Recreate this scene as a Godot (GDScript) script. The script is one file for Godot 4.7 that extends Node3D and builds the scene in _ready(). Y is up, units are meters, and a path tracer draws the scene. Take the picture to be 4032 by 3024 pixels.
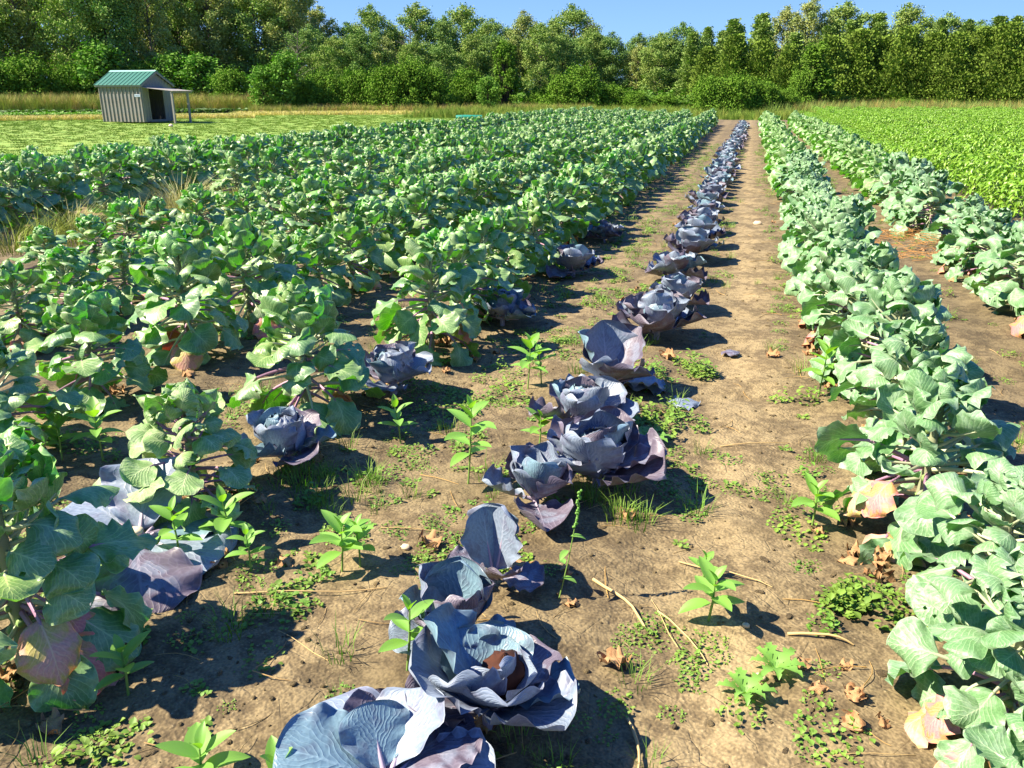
extends Node3D
# A vegetable field on a sunny late-summer morning. Rows run along -Z, metres, y up.

const YAW := 15.3
const PITCH := 19.376
const EYE := 1.55

var rng := RandomNumberGenerator.new()
var used := {}
var n_big := FastNoiseLite.new()
var n_mid := FastNoiseLite.new()
var n_fine := FastNoiseLite.new()
var M := {}
var T := {}

# ---------------------------------------------------------------- mesh builder
class MB:
	var v := PackedVector3Array()
	var uv := PackedVector2Array()
	var c := PackedColorArray()
	var ix := PackedInt32Array()
	var tint := Color.WHITE
	func vert(p: Vector3, t := Vector2.ZERO) -> int:
		v.append(p)
		uv.append(t)
		c.append(tint)
		return v.size() - 1
	func tri(a: int, b: int, d: int) -> void:
		ix.append(a)
		ix.append(b)
		ix.append(d)
	func quad(a: int, b: int, d: int, e: int) -> void:
		tri(a, b, d)
		tri(a, d, e)
	func flat_quad(a: Vector3, b: Vector3, d: Vector3, e: Vector3) -> void:
		var i := vert(a, Vector2(0, 0))
		vert(b, Vector2(1, 0))
		vert(d, Vector2(1, 1))
		vert(e, Vector2(0, 1))
		quad(i, i + 1, i + 2, i + 3)
	func tube(pts: Array, rad: Array, sides := 6, cap := true) -> void:
		var first := v.size()
		var along := 0.0
		for k in pts.size():
			var p: Vector3 = pts[k]
			var d: Vector3 = (pts[mini(k + 1, pts.size() - 1)] - pts[maxi(k - 1, 0)]).normalized()
			var side := d.cross(Vector3.FORWARD if absf(d.z) < 0.9 else Vector3.RIGHT).normalized()
			var up := side.cross(d)
			if k > 0:
				along += p.distance_to(pts[k - 1])
			for s in sides + 1:
				var a := TAU * s / sides
				vert(p + (side * cos(a) + up * sin(a)) * rad[k], Vector2(float(s) / sides, along))
		for k in pts.size() - 1:
			for s in sides:
				var i := first + k * (sides + 1) + s
				quad(i, i + 1, i + sides + 2, i + sides + 1)
		if cap:
			for e in [0, pts.size() - 1]:
				var ring := first + int(e) * (sides + 1)
				var m := vert(pts[e], Vector2(0.5, 0.5))
				for s in sides:
					if e == 0:
						tri(m, ring + s + 1, ring + s)
					else:
						tri(m, ring + s, ring + s + 1)
	# a box with its twelve edges chamfered by b
	func box(t: Transform3D, size: Vector3, b := 0.004) -> void:
		var h := size * 0.5
		b = minf(b, minf(h.x, minf(h.y, h.z)) * 0.6)
		var dirs := [Vector3.RIGHT, Vector3.LEFT, Vector3.UP, Vector3.DOWN, Vector3.BACK, Vector3.FORWARD]
		for n: Vector3 in dirs:
			var a1 := Vector3(n.y, n.z, n.x)
			var a2 := n.cross(a1)
			var e1 := absf(a1.dot(h)) - b
			var e2 := absf(a2.dot(h)) - b
			var o := n * absf(n.dot(h))
			put(t, [o - a1 * e1 - a2 * e2, o + a1 * e1 - a2 * e2, o + a1 * e1 + a2 * e2, o - a1 * e1 + a2 * e2], n, size)
		for i in 6:
			for j in range(i + 1, 6):
				var n1: Vector3 = dirs[i]
				var n2: Vector3 = dirs[j]
				if n1.dot(n2) != 0.0:
					continue
				var ax := n1.cross(n2)
				var el := absf(ax.dot(h)) - b
				var p1 := n1 * absf(n1.dot(h)) + n2 * (absf(n2.dot(h)) - b)
				var p2 := n2 * absf(n2.dot(h)) + n1 * (absf(n1.dot(h)) - b)
				put(t, [p1 - ax * el, p1 + ax * el, p2 + ax * el, p2 - ax * el], n1 + n2, size)
	func put(t: Transform3D, q: Array, n: Vector3, size: Vector3) -> void:
		var f: Vector3 = (q[2] - q[0]).cross(q[1] - q[0])
		if f.dot(n) < 0.0:
			q.reverse()
		var long := 0 if size.x >= size.y and size.x >= size.z else (1 if size.y >= size.z else 2)
		var i := v.size()
		for p: Vector3 in q:
			var along := p[long]
			var across := p[(long + 1) % 3] + p[(long + 2) % 3]
			vert(t * p, Vector2(across * 1.3 + t.origin.x * 0.37, along * 0.6 + t.origin.z * 0.7 + t.origin.x * 0.23))
		quad(i, i + 1, i + 2, i + 3)
	func arrays() -> Array:
		var n := PackedVector3Array()
		n.resize(v.size())
		for k in range(0, ix.size(), 3):
			var a := ix[k]
			var b := ix[k + 1]
			var d := ix[k + 2]
			var f := (v[d] - v[a]).cross(v[b] - v[a])
			n[a] += f
			n[b] += f
			n[d] += f
		for k in n.size():
			n[k] = n[k].normalized() if n[k].length_squared() > 0.0 else Vector3.UP
		var arr := []
		arr.resize(Mesh.ARRAY_MAX)
		arr[Mesh.ARRAY_VERTEX] = v
		arr[Mesh.ARRAY_NORMAL] = n
		arr[Mesh.ARRAY_TEX_UV] = uv
		arr[Mesh.ARRAY_COLOR] = c
		arr[Mesh.ARRAY_INDEX] = ix
		return arr
	func add_to(m: ArrayMesh, mat: Material) -> void:
		if ix.size() == 0:
			return
		m.add_surface_from_arrays(Mesh.PRIMITIVE_TRIANGLES, arrays())
		m.surface_set_material(m.get_surface_count() - 1, mat)
	func mesh(mat: Material) -> ArrayMesh:
		var m := ArrayMesh.new()
		add_to(m, mat)
		return m

# ---------------------------------------------------------------- scene helpers
func numbered(called: String) -> String:
	used[called] = used.get(called, -1) + 1
	return called if used[called] == 0 else "%s_%03d" % [called, used[called]]

func part(called: String, mesh: Mesh, parent: Node, mat: Material = null) -> MeshInstance3D:
	var o := MeshInstance3D.new()
	o.name = called
	o.mesh = mesh
	if mat:
		o.material_override = mat
	parent.add_child(o, true)
	return o

func tag(o: Node, label: String, category: String, group := "") -> void:
	o.set_meta("label", label)
	o.set_meta("category", category)
	if group:
		o.set_meta("group", group)

func thing(called: String, label: String, category: String, at := Vector3.ZERO, turn := 0.0, group := "") -> Node3D:
	var o := Node3D.new()
	o.name = numbered(called)
	add_child(o)
	o.position = at
	o.rotation.y = turn
	tag(o, label, category, group)
	return o

func copy_of(proto: Node3D, called: String, label: String, category: String, at: Vector3, turn: float, size: Vector3, group := "") -> Node3D:
	var o: Node3D = proto.duplicate()
	o.name = numbered(called)
	add_child(o)
	o.transform = Transform3D(Basis(Vector3.UP, turn).scaled_local(size), at)
	tag(o, label, category, group)
	return o

func structure(called: String, mesh: Mesh) -> MeshInstance3D:
	var o := part(numbered(called), mesh, self)
	o.set_meta("kind", "structure")
	return o

func scatter(called: String, label: String, category: String, mesh: Mesh, places: Array, tints: Array = []) -> void:
	if places.is_empty():
		return
	var mm := MultiMesh.new()
	mm.transform_format = MultiMesh.TRANSFORM_3D
	mm.use_colors = tints.size() > 0
	mm.mesh = mesh
	mm.instance_count = places.size()
	for i in places.size():
		mm.set_instance_transform(i, places[i])
		if tints.size() > 0:
			mm.set_instance_color(i, tints[i])
	var o := MultiMeshInstance3D.new()
	o.name = numbered(called)
	o.multimesh = mm
	add_child(o)
	tag(o, label, category)
	o.set_meta("kind", "stuff")

func ordinal(n: int) -> String:
	var a := ["zeroth", "first", "second", "third", "fourth", "fifth", "sixth", "seventh", "eighth", "ninth", "tenth", "eleventh", "twelfth", "thirteenth", "fourteenth", "fifteenth", "sixteenth", "seventeenth", "eighteenth", "nineteenth"]
	if n < 20:
		return a[n]
	var tens := ["", "", "twent", "thirt", "fort", "fift", "sixt", "sevent", "eight", "ninet"]
	if n % 10 == 0:
		return tens[n / 10] + "ieth"
	return tens[n / 10] + "y-" + a[n % 10]

func rot_up(a: float) -> Basis:
	return Basis(Vector3.UP, a)

# in view of the camera, within a margin of m metres
func in_view(p: Vector3, m := 0.6) -> bool:
	var y := deg_to_rad(YAW)
	var pt := deg_to_rad(PITCH)
	var right := p.x * cos(y) - p.z * sin(y)
	var ahead := -p.x * sin(y) - p.z * cos(y)
	var h := p.y - EYE
	var f := ahead * cos(pt) - h * sin(pt)
	var u := h * cos(pt) + ahead * sin(pt)
	return f > 0.2 and absf(right) < f * 0.618 + m and absf(u) < f * 0.4635 + m

func soil_h(x: float, z: float) -> float:
	var fade := clampf(1.0 - (absf(z) - 14.0) / 20.0, 0.3, 1.0)
	var h := 0.035 + n_big.get_noise_2d(x, z) * 0.03 * fade
	h += n_mid.get_noise_2d(x, z) * 0.022 * fade
	h += maxf(0.0, cos((x + 0.5) * TAU / 1.25)) * 0.02
	return h

func on_soil(x: float, z: float) -> Vector3:
	return Vector3(x, soil_h(x, z), z)

# ---------------------------------------------------------------- textures
func noise_bytes(size: int, freq: float, sd: int, kind := 0, octaves := 4) -> PackedByteArray:
	var n := FastNoiseLite.new()
	n.seed = sd
	n.frequency = freq
	n.fractal_octaves = octaves
	if kind == 1:
		n.noise_type = FastNoiseLite.TYPE_CELLULAR
		n.cellular_return_type = FastNoiseLite.RETURN_DISTANCE2_SUB
		n.fractal_type = FastNoiseLite.FRACTAL_NONE
	else:
		n.noise_type = FastNoiseLite.TYPE_SIMPLEX_SMOOTH
	var im := n.get_seamless_image(size, size, false, false, 0.15)
	im.convert(Image.FORMAT_L8)
	return im.get_data()

func tex(size: int, bytes: PackedByteArray) -> ImageTexture:
	return ImageTexture.create_from_image(Image.create_from_data(size, size, false, Image.FORMAT_RGB8, bytes))

func put3(b: PackedByteArray, i: int, c: Color) -> void:
	b[i * 3] = int(clampf(c.r, 0, 1) * 255.0)
	b[i * 3 + 1] = int(clampf(c.g, 0, 1) * 255.0)
	b[i * 3 + 2] = int(clampf(c.b, 0, 1) * 255.0)

func rgb(r: int, g: int, b: int) -> Color:
	return Color(r / 255.0, g / 255.0, b / 255.0)

# vein pattern of a leaf: x = vein strength, y = pucker between veins
func veins(u: float, v: float, n: int, slant: float, wide: float) -> Vector2:
	var x := absf(u)
	var m := clampf(1.0 - x / (wide * (1.15 - v)), 0.0, 1.0)
	var near := 1.0
	var off := 0.0 if u > 0 else 0.5 / n
	for k in n:
		var vk := 0.03 + off + 0.92 * k / n
		var path := vk + slant * pow(x, 0.85) * (1.0 - vk * 0.45)
		var d := absf(v - path)
		near = minf(near, d)
	var lat := clampf(1.0 - near / (0.016 * (1.2 - x)), 0.0, 1.0)
	return Vector2(maxf(minf(1.0, m * 1.6), lat * 0.85), clampf(near / (0.42 / n), 0.0, 1.0))

func leaf_textures(vein_share: float, warp: float, key: String, size: int, n: int, slant: float, wide: float, base: Color, alt: Color, vein: Color, spot: Color, alt_share: float, spot_share: float, sd: int) -> void:
	var cells := noise_bytes(size, 0.045, sd, 1)
	var broad := noise_bytes(size, 0.008, sd + 1, 0, 3)
	var fine := noise_bytes(size, 0.06, sd + 2, 0, 3)
	var col := PackedByteArray()
	col.resize(size * size * 3)
	var hi := PackedByteArray()
	hi.resize(size * size * 3)
	for y in size:
		var v := (y + 0.5) / size
		for x in size:
			var i := y * size + x
			var u := (x + 0.5) / size * 2.0 - 1.0
			var ve := veins(u, clampf(v + (broad[i] / 255.0 - 0.5) * warp, 0.0, 1.0), n, slant, wide)
			var a := clampf((broad[i] / 255.0 - (1.0 - alt_share)) * 4.0 + 0.5, 0.0, 1.0)
			var cc := base.lerp(alt, a)
			cc = cc * (0.92 + 0.16 * fine[i] / 255.0)
			var sp := clampf((fine[i] / 255.0 - (1.0 - spot_share)) * 8.0, 0.0, 1.0)
			cc = cc.lerp(spot, sp * 0.8)
			var ret := clampf(1.0 - cells[i] / 40.0, 0.0, 1.0) * 0.22
			cc = cc.lerp(vein, maxf(ve.x * vein_share, ret))
			if absf(u) > 0.965 or v > 0.985:
				cc = cc.lerp(vein, 0.5)
			put3(col, i, cc)
			var h := 0.25 + 0.5 * sqrt(ve.y) - 0.2 * ve.x + 0.16 * minf(1.0, cells[i] / 110.0) + 0.1 * fine[i] / 255.0
			put3(hi, i, Color(h, h, h))
	T[key] = tex(size, col)
	T[key + "_bump"] = tex(size, hi)

func soil_textures() -> void:
	var size := 1024
	var broad := noise_bytes(size, 0.006, 11, 0, 4)
	var mid := noise_bytes(size, 0.03, 12, 0, 4)
	var fine := noise_bytes(size, 0.16, 13, 0, 3)
	var crumbs := noise_bytes(size, 0.09, 14, 1)
	var crack := noise_bytes(size, 0.022, 15, 1)
	var col := PackedByteArray()
	col.resize(size * size * 3)
	var hi := PackedByteArray()
	hi.resize(size * size * 3)
	var dry := rgb(147, 129, 93)
	var moist := rgb(101, 86, 59)
	var pale := rgb(182, 166, 130)
	for i in size * size:
		var b := broad[i] / 255.0
		var m := mid[i] / 255.0
		var f := fine[i] / 255.0
		var k := crumbs[i] / 255.0
		var w := clampf((b - 0.5) * 1.6 + (m - 0.5) * 1.5 + (f - 0.5) * 0.9 + 0.55, 0.0, 1.0)
		var cc := moist.lerp(dry, w)
		if f > 0.8 and k > 0.25:
			cc = cc.lerp(pale, 0.7)
		cc = cc * (0.9 + 0.2 * f)
		put3(col, i, cc)
		var h := 0.4 * m + 0.3 * f + 0.3 * minf(1.0, k * 1.6) - 0.35 * clampf(1.0 - crack[i] / 9.0, 0.0, 1.0) * clampf((b - 0.45) * 8.0, 0.0, 1.0)
		put3(hi, i, Color(h, h, h))
	T.soil = tex(size, col)
	T.soil_bump = tex(size, hi)

func turf_texture() -> void:
	var size := 512
	var broad := noise_bytes(size, 0.01, 21, 0, 4)
	var fine := noise_bytes(size, 0.12, 22, 0, 3)
	var col := PackedByteArray()
	col.resize(size * size * 3)
	for i in size * size:
		var b := clampf((broad[i] / 255.0 - 0.5) * 2.2 + 0.45, 0, 1)
		var f := fine[i] / 255.0
		var cc := rgb(104, 132, 54).lerp(rgb(124, 138, 64), b)
		put3(col, i, cc * (0.8 + 0.4 * f))
	T.turf = tex(size, col)

func wood_texture() -> void:
	var size := 256
	var n := FastNoiseLite.new()
	n.seed = 31
	n.frequency = 0.02
	n.fractal_octaves = 4
	var col := PackedByteArray()
	col.resize(size * size * 3)
	for y in size:
		for x in size:
			var g := n.get_noise_2d(x * 9.0, y * 0.6) * 0.5 + 0.5
			var b := n.get_noise_2d(x * 1.2 + 500.0, y * 1.2) * 0.5 + 0.5
			var cc := rgb(88, 86, 84).lerp(rgb(158, 155, 150), g)
			cc = cc.lerp(rgb(140, 124, 102), clampf((b - 0.5) * 1.6, 0, 0.6))
			put3(col, y * size + x, cc)
	T.wood = tex(size, col)

# ---------------------------------------------------------------- materials
func mat(key: String, color: Color, rough := 0.8, albedo: Texture2D = null, bump: Texture2D = null, relief := 0.0, glow_through := Color.BLACK) -> StandardMaterial3D:
	var m := StandardMaterial3D.new()
	m.resource_name = key
	m.albedo_color = color
	m.roughness = rough
	m.albedo_texture = albedo
	if bump:
		m.heightmap_enabled = true
		m.heightmap_texture = bump
		m.heightmap_scale = relief
	if glow_through != Color.BLACK:
		m.backlight_enabled = true
		m.backlight = glow_through
	m.cull_mode = BaseMaterial3D.CULL_DISABLED
	M[key] = m
	return m

func waxy(m: StandardMaterial3D) -> void:
	m.roughness = 0.42
	m.metallic_specular = 0.62

func tinted(m: StandardMaterial3D) -> StandardMaterial3D:
	m.vertex_color_use_as_albedo = true
	return m

func make_materials() -> void:
	soil_textures()
	turf_texture()
	wood_texture()
	leaf_textures(0.8, 0.12, "sprout", 256, 7, 0.62, 0.05, rgb(108, 144, 96), rgb(136, 164, 126), rgb(188, 206, 160), rgb(132, 146, 108), 0.45, 0.12, 41)
	leaf_textures(0.6, 0.2, "purple", 256, 7, 0.95, 0.06, rgb(113, 126, 142), rgb(100, 104, 122), rgb(152, 160, 174), rgb(84, 80, 94), 0.35, 0.14, 51)
	leaf_textures(0.6, 0.2, "plum", 256, 7, 0.95, 0.06, rgb(92, 84, 98), rgb(110, 114, 130), rgb(142, 138, 152), rgb(70, 58, 70), 0.4, 0.2, 61)
	leaf_textures(0.8, 0.12, "fading", 256, 7, 0.62, 0.05, rgb(172, 160, 92), rgb(190, 144, 130), rgb(206, 182, 146), rgb(140, 100, 78), 0.5, 0.14, 71)
	leaf_textures(0.8, 0.12, "dry", 128, 6, 0.7, 0.05, rgb(160, 124, 84), rgb(132, 96, 62), rgb(180, 146, 106), rgb(100, 72, 50), 0.4, 0.2, 81)
	var glow := Color(0.5, 0.8, 0.06)
	var tones := [Color(1.06, 1.05, 0.96), Color(1.0, 1.02, 0.92), Color(1.12, 1.08, 1.04), Color(1.08, 1.06, 0.86), Color(0.96, 1.0, 0.96)]
	for i in 5:
		mat("sprout_leaf_%d" % i, tones[i], 0.5, T.sprout, T.sprout_bump, 0.12, glow)
	for i in 3:
		mat("sprout_mint_%d" % i, [Color(0.98, 1.0, 1.03), Color(1.04, 1.04, 1.07), Color(0.93, 0.98, 0.95)][i], 0.45, T.sprout, T.sprout_bump, 0.12, Color(0.4, 0.66, 0.1))
	mat("sprout_young", Color(1.0, 1.12, 0.86), 0.5, T.sprout, T.sprout_bump, 0.1, Color(0.4, 0.7, 0.08))
	tinted(mat("sprout_foliage", Color(1.1, 1.09, 1.0), 0.5, T.sprout, T.sprout_bump, 0.12, glow))
	mat("sprout_grey", Color(1.12, 1.08, 1.0), 0.6, T.sprout, T.sprout_bump, 0.16, glow * 0.8)
	mat("sprout_stalk", rgb(178, 184, 150), 0.55)
	mat("sprout_stalk_purple", rgb(160, 120, 146), 0.55)
	mat("sprout_stem", rgb(140, 144, 112), 0.7)
	mat("sprout_bud", rgb(128, 156, 92), 0.5)
	for k in ["sprout_leaf_0", "sprout_leaf_1", "sprout_leaf_2", "sprout_leaf_3", "sprout_leaf_4", "sprout_young", "sprout_foliage"]:
		waxy(M[k])
	mat("fading_leaf", Color.WHITE, 0.6, T.fading, T.sprout_bump, 0.14, Color(0.5, 0.36, 0.1))
	mat("fading_pink", Color(1.04, 0.86, 0.95), 0.6, T.fading, T.sprout_bump, 0.14, Color(0.5, 0.3, 0.2))
	mat("dry_leaf", Color.WHITE, 0.9, T.dry, T.dry_bump, 0.08)
	mat("cabbage_leaf", Color.WHITE, 0.42, T.purple, T.purple_bump, 0.18, Color(0.14, 0.09, 0.16))
	mat("cabbage_blue", Color(0.92, 1.04, 1.02), 0.42, T.purple, T.purple_bump, 0.18, Color(0.12, 0.12, 0.16))
	mat("cabbage_plum", Color.WHITE, 0.48, T.plum, T.plum_bump, 0.18, Color(0.2, 0.07, 0.14))
	mat("cabbage_pale", Color(1.05, 1.05, 1.06), 0.46, T.purple, T.purple_bump, 0.18, Color(0.14, 0.1, 0.16))
	mat("cabbage_rib", rgb(156, 142, 158), 0.5)
	mat("cabbage_stump", rgb(214, 196, 166), 0.8)
	mat("rotten", rgb(104, 66, 42), 0.9, T.dry, T.dry_bump, 0.12)
	tinted(mat("soil", Color.WHITE, 0.95, T.soil, T.soil_bump, 0.8))
	tinted(mat("clod", Color(0.95, 0.95, 0.95), 0.95, T.soil, T.soil_bump, 0.6))
	mat("verge", Color.WHITE, 0.95, T.turf)
	mat("turf", Color(1.05, 1.08, 0.95), 0.95, T.turf)
	mat("dry_strip", rgb(206, 178, 116), 0.95, T.turf)
	M.dry_strip.albedo_color = Color(1.45, 1.32, 1.35)
	tinted(mat("grass", rgb(104, 134, 54), 0.7, null, null, 0, Color(0.4, 0.5, 0.06)))
	tinted(mat("herb", rgb(120, 160, 62), 0.6, null, null, 0, Color(0.45, 0.66, 0.06)))
	tinted(mat("straw", rgb(188, 160, 108), 0.8))
	tinted(mat("weed", rgb(206, 202, 150), 0.8, null, null, 0, Color(0.4, 0.4, 0.16)))
	mat("milkweed", rgb(112, 156, 68), 0.5, null, null, 0, Color(0.5, 0.72, 0.08))
	mat("milkweed_stem", rgb(112, 144, 66), 0.6)
	tinted(mat("pepper", rgb(136, 172, 52), 0.4, null, null, 0, Color(0.5, 0.7, 0.05)))
	tinted(mat("tree_leaf", rgb(140, 162, 88), 0.6, null, null, 0, Color(0.4, 0.55, 0.08)))
	tinted(mat("tree_olive", rgb(160, 170, 104), 0.6, null, null, 0, Color(0.42, 0.5, 0.1)))
	tinted(mat("tree_dark", rgb(122, 150, 82), 0.6, null, null, 0, Color(0.3, 0.46, 0.08)))
	tinted(mat("tree_fresh", rgb(112, 152, 66), 0.6, null, null, 0, Color(0.45, 0.62, 0.08)))
	tinted(mat("cedar_leaf", rgb(122, 148, 62), 0.7, null, null, 0, Color(0.3, 0.4, 0.06)))
	tinted(mat("larch_leaf", rgb(146, 172, 96), 0.7, null, null, 0, Color(0.4, 0.5, 0.08)))
	tinted(mat("vine_leaf", rgb(114, 148, 54), 0.5, null, null, 0, Color(0.42, 0.6, 0.06)))
	for k in ["tree_leaf", "tree_olive", "tree_dark", "tree_fresh", "cedar_leaf", "larch_leaf", "vine_leaf", "grass", "weed"]:
		M[k].metallic_specular = 0.2
		M[k].roughness = 0.85
	mat("bark", rgb(126, 118, 102), 0.95, T.wood)
	mat("bark_pale", rgb(196, 188, 172), 0.9, T.wood)
	mat("wood", Color(1.05, 1.05, 1.05), 0.9, T.wood)
	mat("wood_inside", rgb(150, 100, 70), 0.9, T.wood)
	mat("roof_green", rgb(44, 104, 88), 0.5)
	mat("roof_cap", rgb(150, 196, 182), 0.35)
	mat("plate", rgb(168, 184, 200), 0.5)
	mat("plate_print", rgb(96, 112, 136), 0.6)
	mat("tarp", rgb(24, 128, 108), 0.5)
	mat("stone", rgb(198, 178, 148), 0.9)
	mat("squash", rgb(232, 196, 176), 0.6)

# ---------------------------------------------------------------- leaves
# q: lp stalk length, lr stalk radius, L length, W half width, e0/ep/e1 rise at stalk base / blade base / tip,
#    curl (edges down > 0), ruf edge ruffle, rk ruffles along, wp place of widest part, hole chance
func leaf(blade: MB, stalk: MB, xf: Transform3D, q: Dictionary, nt: int, nu: int, r: RandomNumberGenerator) -> void:
	var lp: float = q.lp
	var pos := Vector2.ZERO
	var e0: float = q.e0
	var ep: float = q.ep
	var e1: float = q.e1
	var pts := [xf * Vector3.ZERO]
	var rad := [q.lr * 1.35]
	for k in 4:
		var el := lerpf(e0, ep, (k + 0.5) / 4.0)
		pos += Vector2(cos(el), sin(el)) * lp / 4.0
		pts.append(xf * Vector3(pos.x, pos.y, 0))
		rad.append(q.lr * (1.2 - 0.25 * k / 3.0))
	var L: float = q.L
	var W: float = q.W
	var first := blade.v.size()
	var ph := [r.randf() * TAU, r.randf() * TAU]
	var k2 := [r.randf_range(0.7, 1.4), r.randf_range(0.7, 1.4)]
	var jag := r.randf() * 50.0
	var t_prev := 0.0
	var hole: float = q.get("hole", 0.0)
	var wp: float = q.get("wp", 1.0)
	var ws: float = q.get("ws", 0.6)
	var twist: float = q.get("twist", 0.0)
	var last := Vector2.ZERO
	for j in nt + 1:
		var t := 0.5 - 0.5 * cos(PI * j / nt)
		var el := lerpf(ep, e1, t)
		pos += Vector2(cos(lerpf(ep, e1, (t + t_prev) * 0.5)), sin(lerpf(ep, e1, (t + t_prev) * 0.5))) * L * (t - t_prev)
		t_prev = t
		if j == nt / 2:
			pts.append(xf * Vector3(pos.x + sin(el) * q.lr * 0.5, pos.y - cos(el) * q.lr * 0.5, 0))
			rad.append(q.lr * 0.4)
		var w := W * pow(maxf(0.0, sin(PI * pow(t, wp))), ws)
		w *= 1.0 + 0.05 * sin(t * 7.0 + jag) + float(q.get("jag", 0.1)) * 0.08 * sin(t * 23.0 + jag * 2.0)
		var nrm := Vector3(-sin(el), cos(el), 0)
		var tang := Vector3(cos(el), sin(el), 0)
		var curl: float = q.curl * (0.6 + 0.8 * t)
		var bin := Vector3(0, 0, 1)
		if twist != 0.0:
			bin = bin.rotated(tang, twist * t)
			nrm = nrm.rotated(tang, twist * t)
		for i in nu + 1:
			var u := -1.0 + 2.0 * i / nu
			var s := absf(u)
			var side := 0 if u < 0 else 1
			var lat := s
			var down := 0.0
			if absf(curl) > 0.02:
				lat = sin(curl * s) / curl
				down = (1.0 - cos(curl * s)) / curl
			var ruf: float = q.ruf * W * s * s * s * sin(q.rk * k2[side] * TAU * t + ph[side])
			ruf += q.ruf * float(q.get("wob", 0.35)) * W * s * sin(t * 13.0 + u * 5.0 + jag)
			var p: Vector3 = Vector3(pos.x, pos.y, 0) + bin * (w * lat * signf(u)) + nrm * (-w * down + ruf) + tang * (float(q.get("jag", 0.1)) * q.ruf * W * s * s * sin(t * 17.0 + ph[side]))
			blade.vert(xf * p, Vector2(u * 0.5 + 0.5, t))
	for j in nt:
		for i in nu:
			if hole > 0.0 and j > 1 and i > 0 and i < nu - 1 and j < nt - 1 and r.randf() < hole:
				continue
			var a := first + j * (nu + 1) + i
			blade.quad(a, a + 1, a + nu + 2, a + nu + 1)
	if stalk:
		stalk.tube(pts, rad, 5, false)

func sprout_leaf_spec(cls: int, r: RandomNumberGenerator) -> Dictionary:
	if cls == 0:
		return {"lp": r.randf_range(0.12, 0.18), "lr": 0.0056, "L": r.randf_range(0.12, 0.155), "W": r.randf_range(0.07, 0.09), "ws": 0.48, "e0": 0.3, "ep": r.randf_range(-0.3, 0.3), "e1": r.randf_range(-1.7, -0.4), "curl": r.randf_range(-0.5, 0.9), "ruf": r.randf_range(0.08, 0.18), "rk": 3.0, "wp": r.randf_range(0.95, 1.2), "hole": 0.006, "twist": r.randf_range(-0.9, 0.9)}
	if cls == 1:
		var cup := r.randf() < 0.4
		return {"lp": r.randf_range(0.07, 0.12), "lr": 0.0048, "L": r.randf_range(0.1, 0.135), "W": r.randf_range(0.06, 0.082), "ws": 0.48, "e0": 0.0, "ep": r.randf_range(0.0, 0.5), "e1": r.randf_range(0.4, 1.4) if cup else r.randf_range(-1.5, -0.3), "curl": r.randf_range(-1.1, -0.5) if cup else r.randf_range(0.5, 1.2), "ruf": r.randf_range(0.06, 0.16), "rk": 3.0, "wp": r.randf_range(0.95, 1.15), "hole": 0.005, "twist": r.randf_range(-0.8, 0.8)}
	var inward := r.randf() < 0.7
	return {"lp": r.randf_range(0.045, 0.085), "lr": 0.0034, "L": r.randf_range(0.08, 0.11), "W": r.randf_range(0.05, 0.07), "ws": 0.48, "e0": 0.0, "ep": r.randf_range(0.0, 0.4), "e1": r.randf_range(0.7, 1.9) if inward else r.randf_range(-1.3, -0.3), "curl": r.randf_range(-1.4, -0.6) if inward else r.randf_range(0.3, 1.0), "ruf": r.randf_range(0.1, 0.22), "rk": 3.4, "wp": r.randf_range(0.9, 1.1), "hole": 0.004, "twist": r.randf_range(-0.7, 0.7)}

var sprout_leaves := [[], [], []]
var mint_leaves := [[], [], []]
var fading_leaves := []

func make_leaf_library() -> void:
	var r := RandomNumberGenerator.new()
	r.seed = 100
	for cls in 3:
		for k in [12, 14, 14][cls]:
			var b := MB.new()
			var s := MB.new()
			leaf(b, s, Transform3D(), sprout_leaf_spec(cls, r), 18, 14, r)
			var m := ArrayMesh.new()
			b.add_to(m, M["sprout_leaf_%d" % (k % 5)] if cls < 2 or k % 3 else M.sprout_young)
			s.add_to(m, M.sprout_stalk_purple if cls == 0 and k % 3 == 0 else M.sprout_stalk)
			sprout_leaves[cls].append(m)
			var g: ArrayMesh = m.duplicate()
			g.surface_set_material(0, M["sprout_mint_%d" % (k % 3)])
			mint_leaves[cls].append(g)
	for k in 5:
		var b := MB.new()
		var s := MB.new()
		leaf(b, s, Transform3D(), {"lp": 0.17, "lr": 0.005, "L": 0.16, "W": 0.08, "ws": 0.5, "e0": -0.1, "ep": -0.5, "e1": -1.6, "curl": 0.9 if k % 2 else 0.4, "ruf": 0.2, "rk": 2.5, "hole": 0.0}, 14, 10, r)
		var m := ArrayMesh.new()
		b.add_to(m, M.fading_leaf if k % 2 else M.fading_pink)
		s.add_to(m, M.sprout_stalk_purple)
		fading_leaves.append(m)

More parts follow.
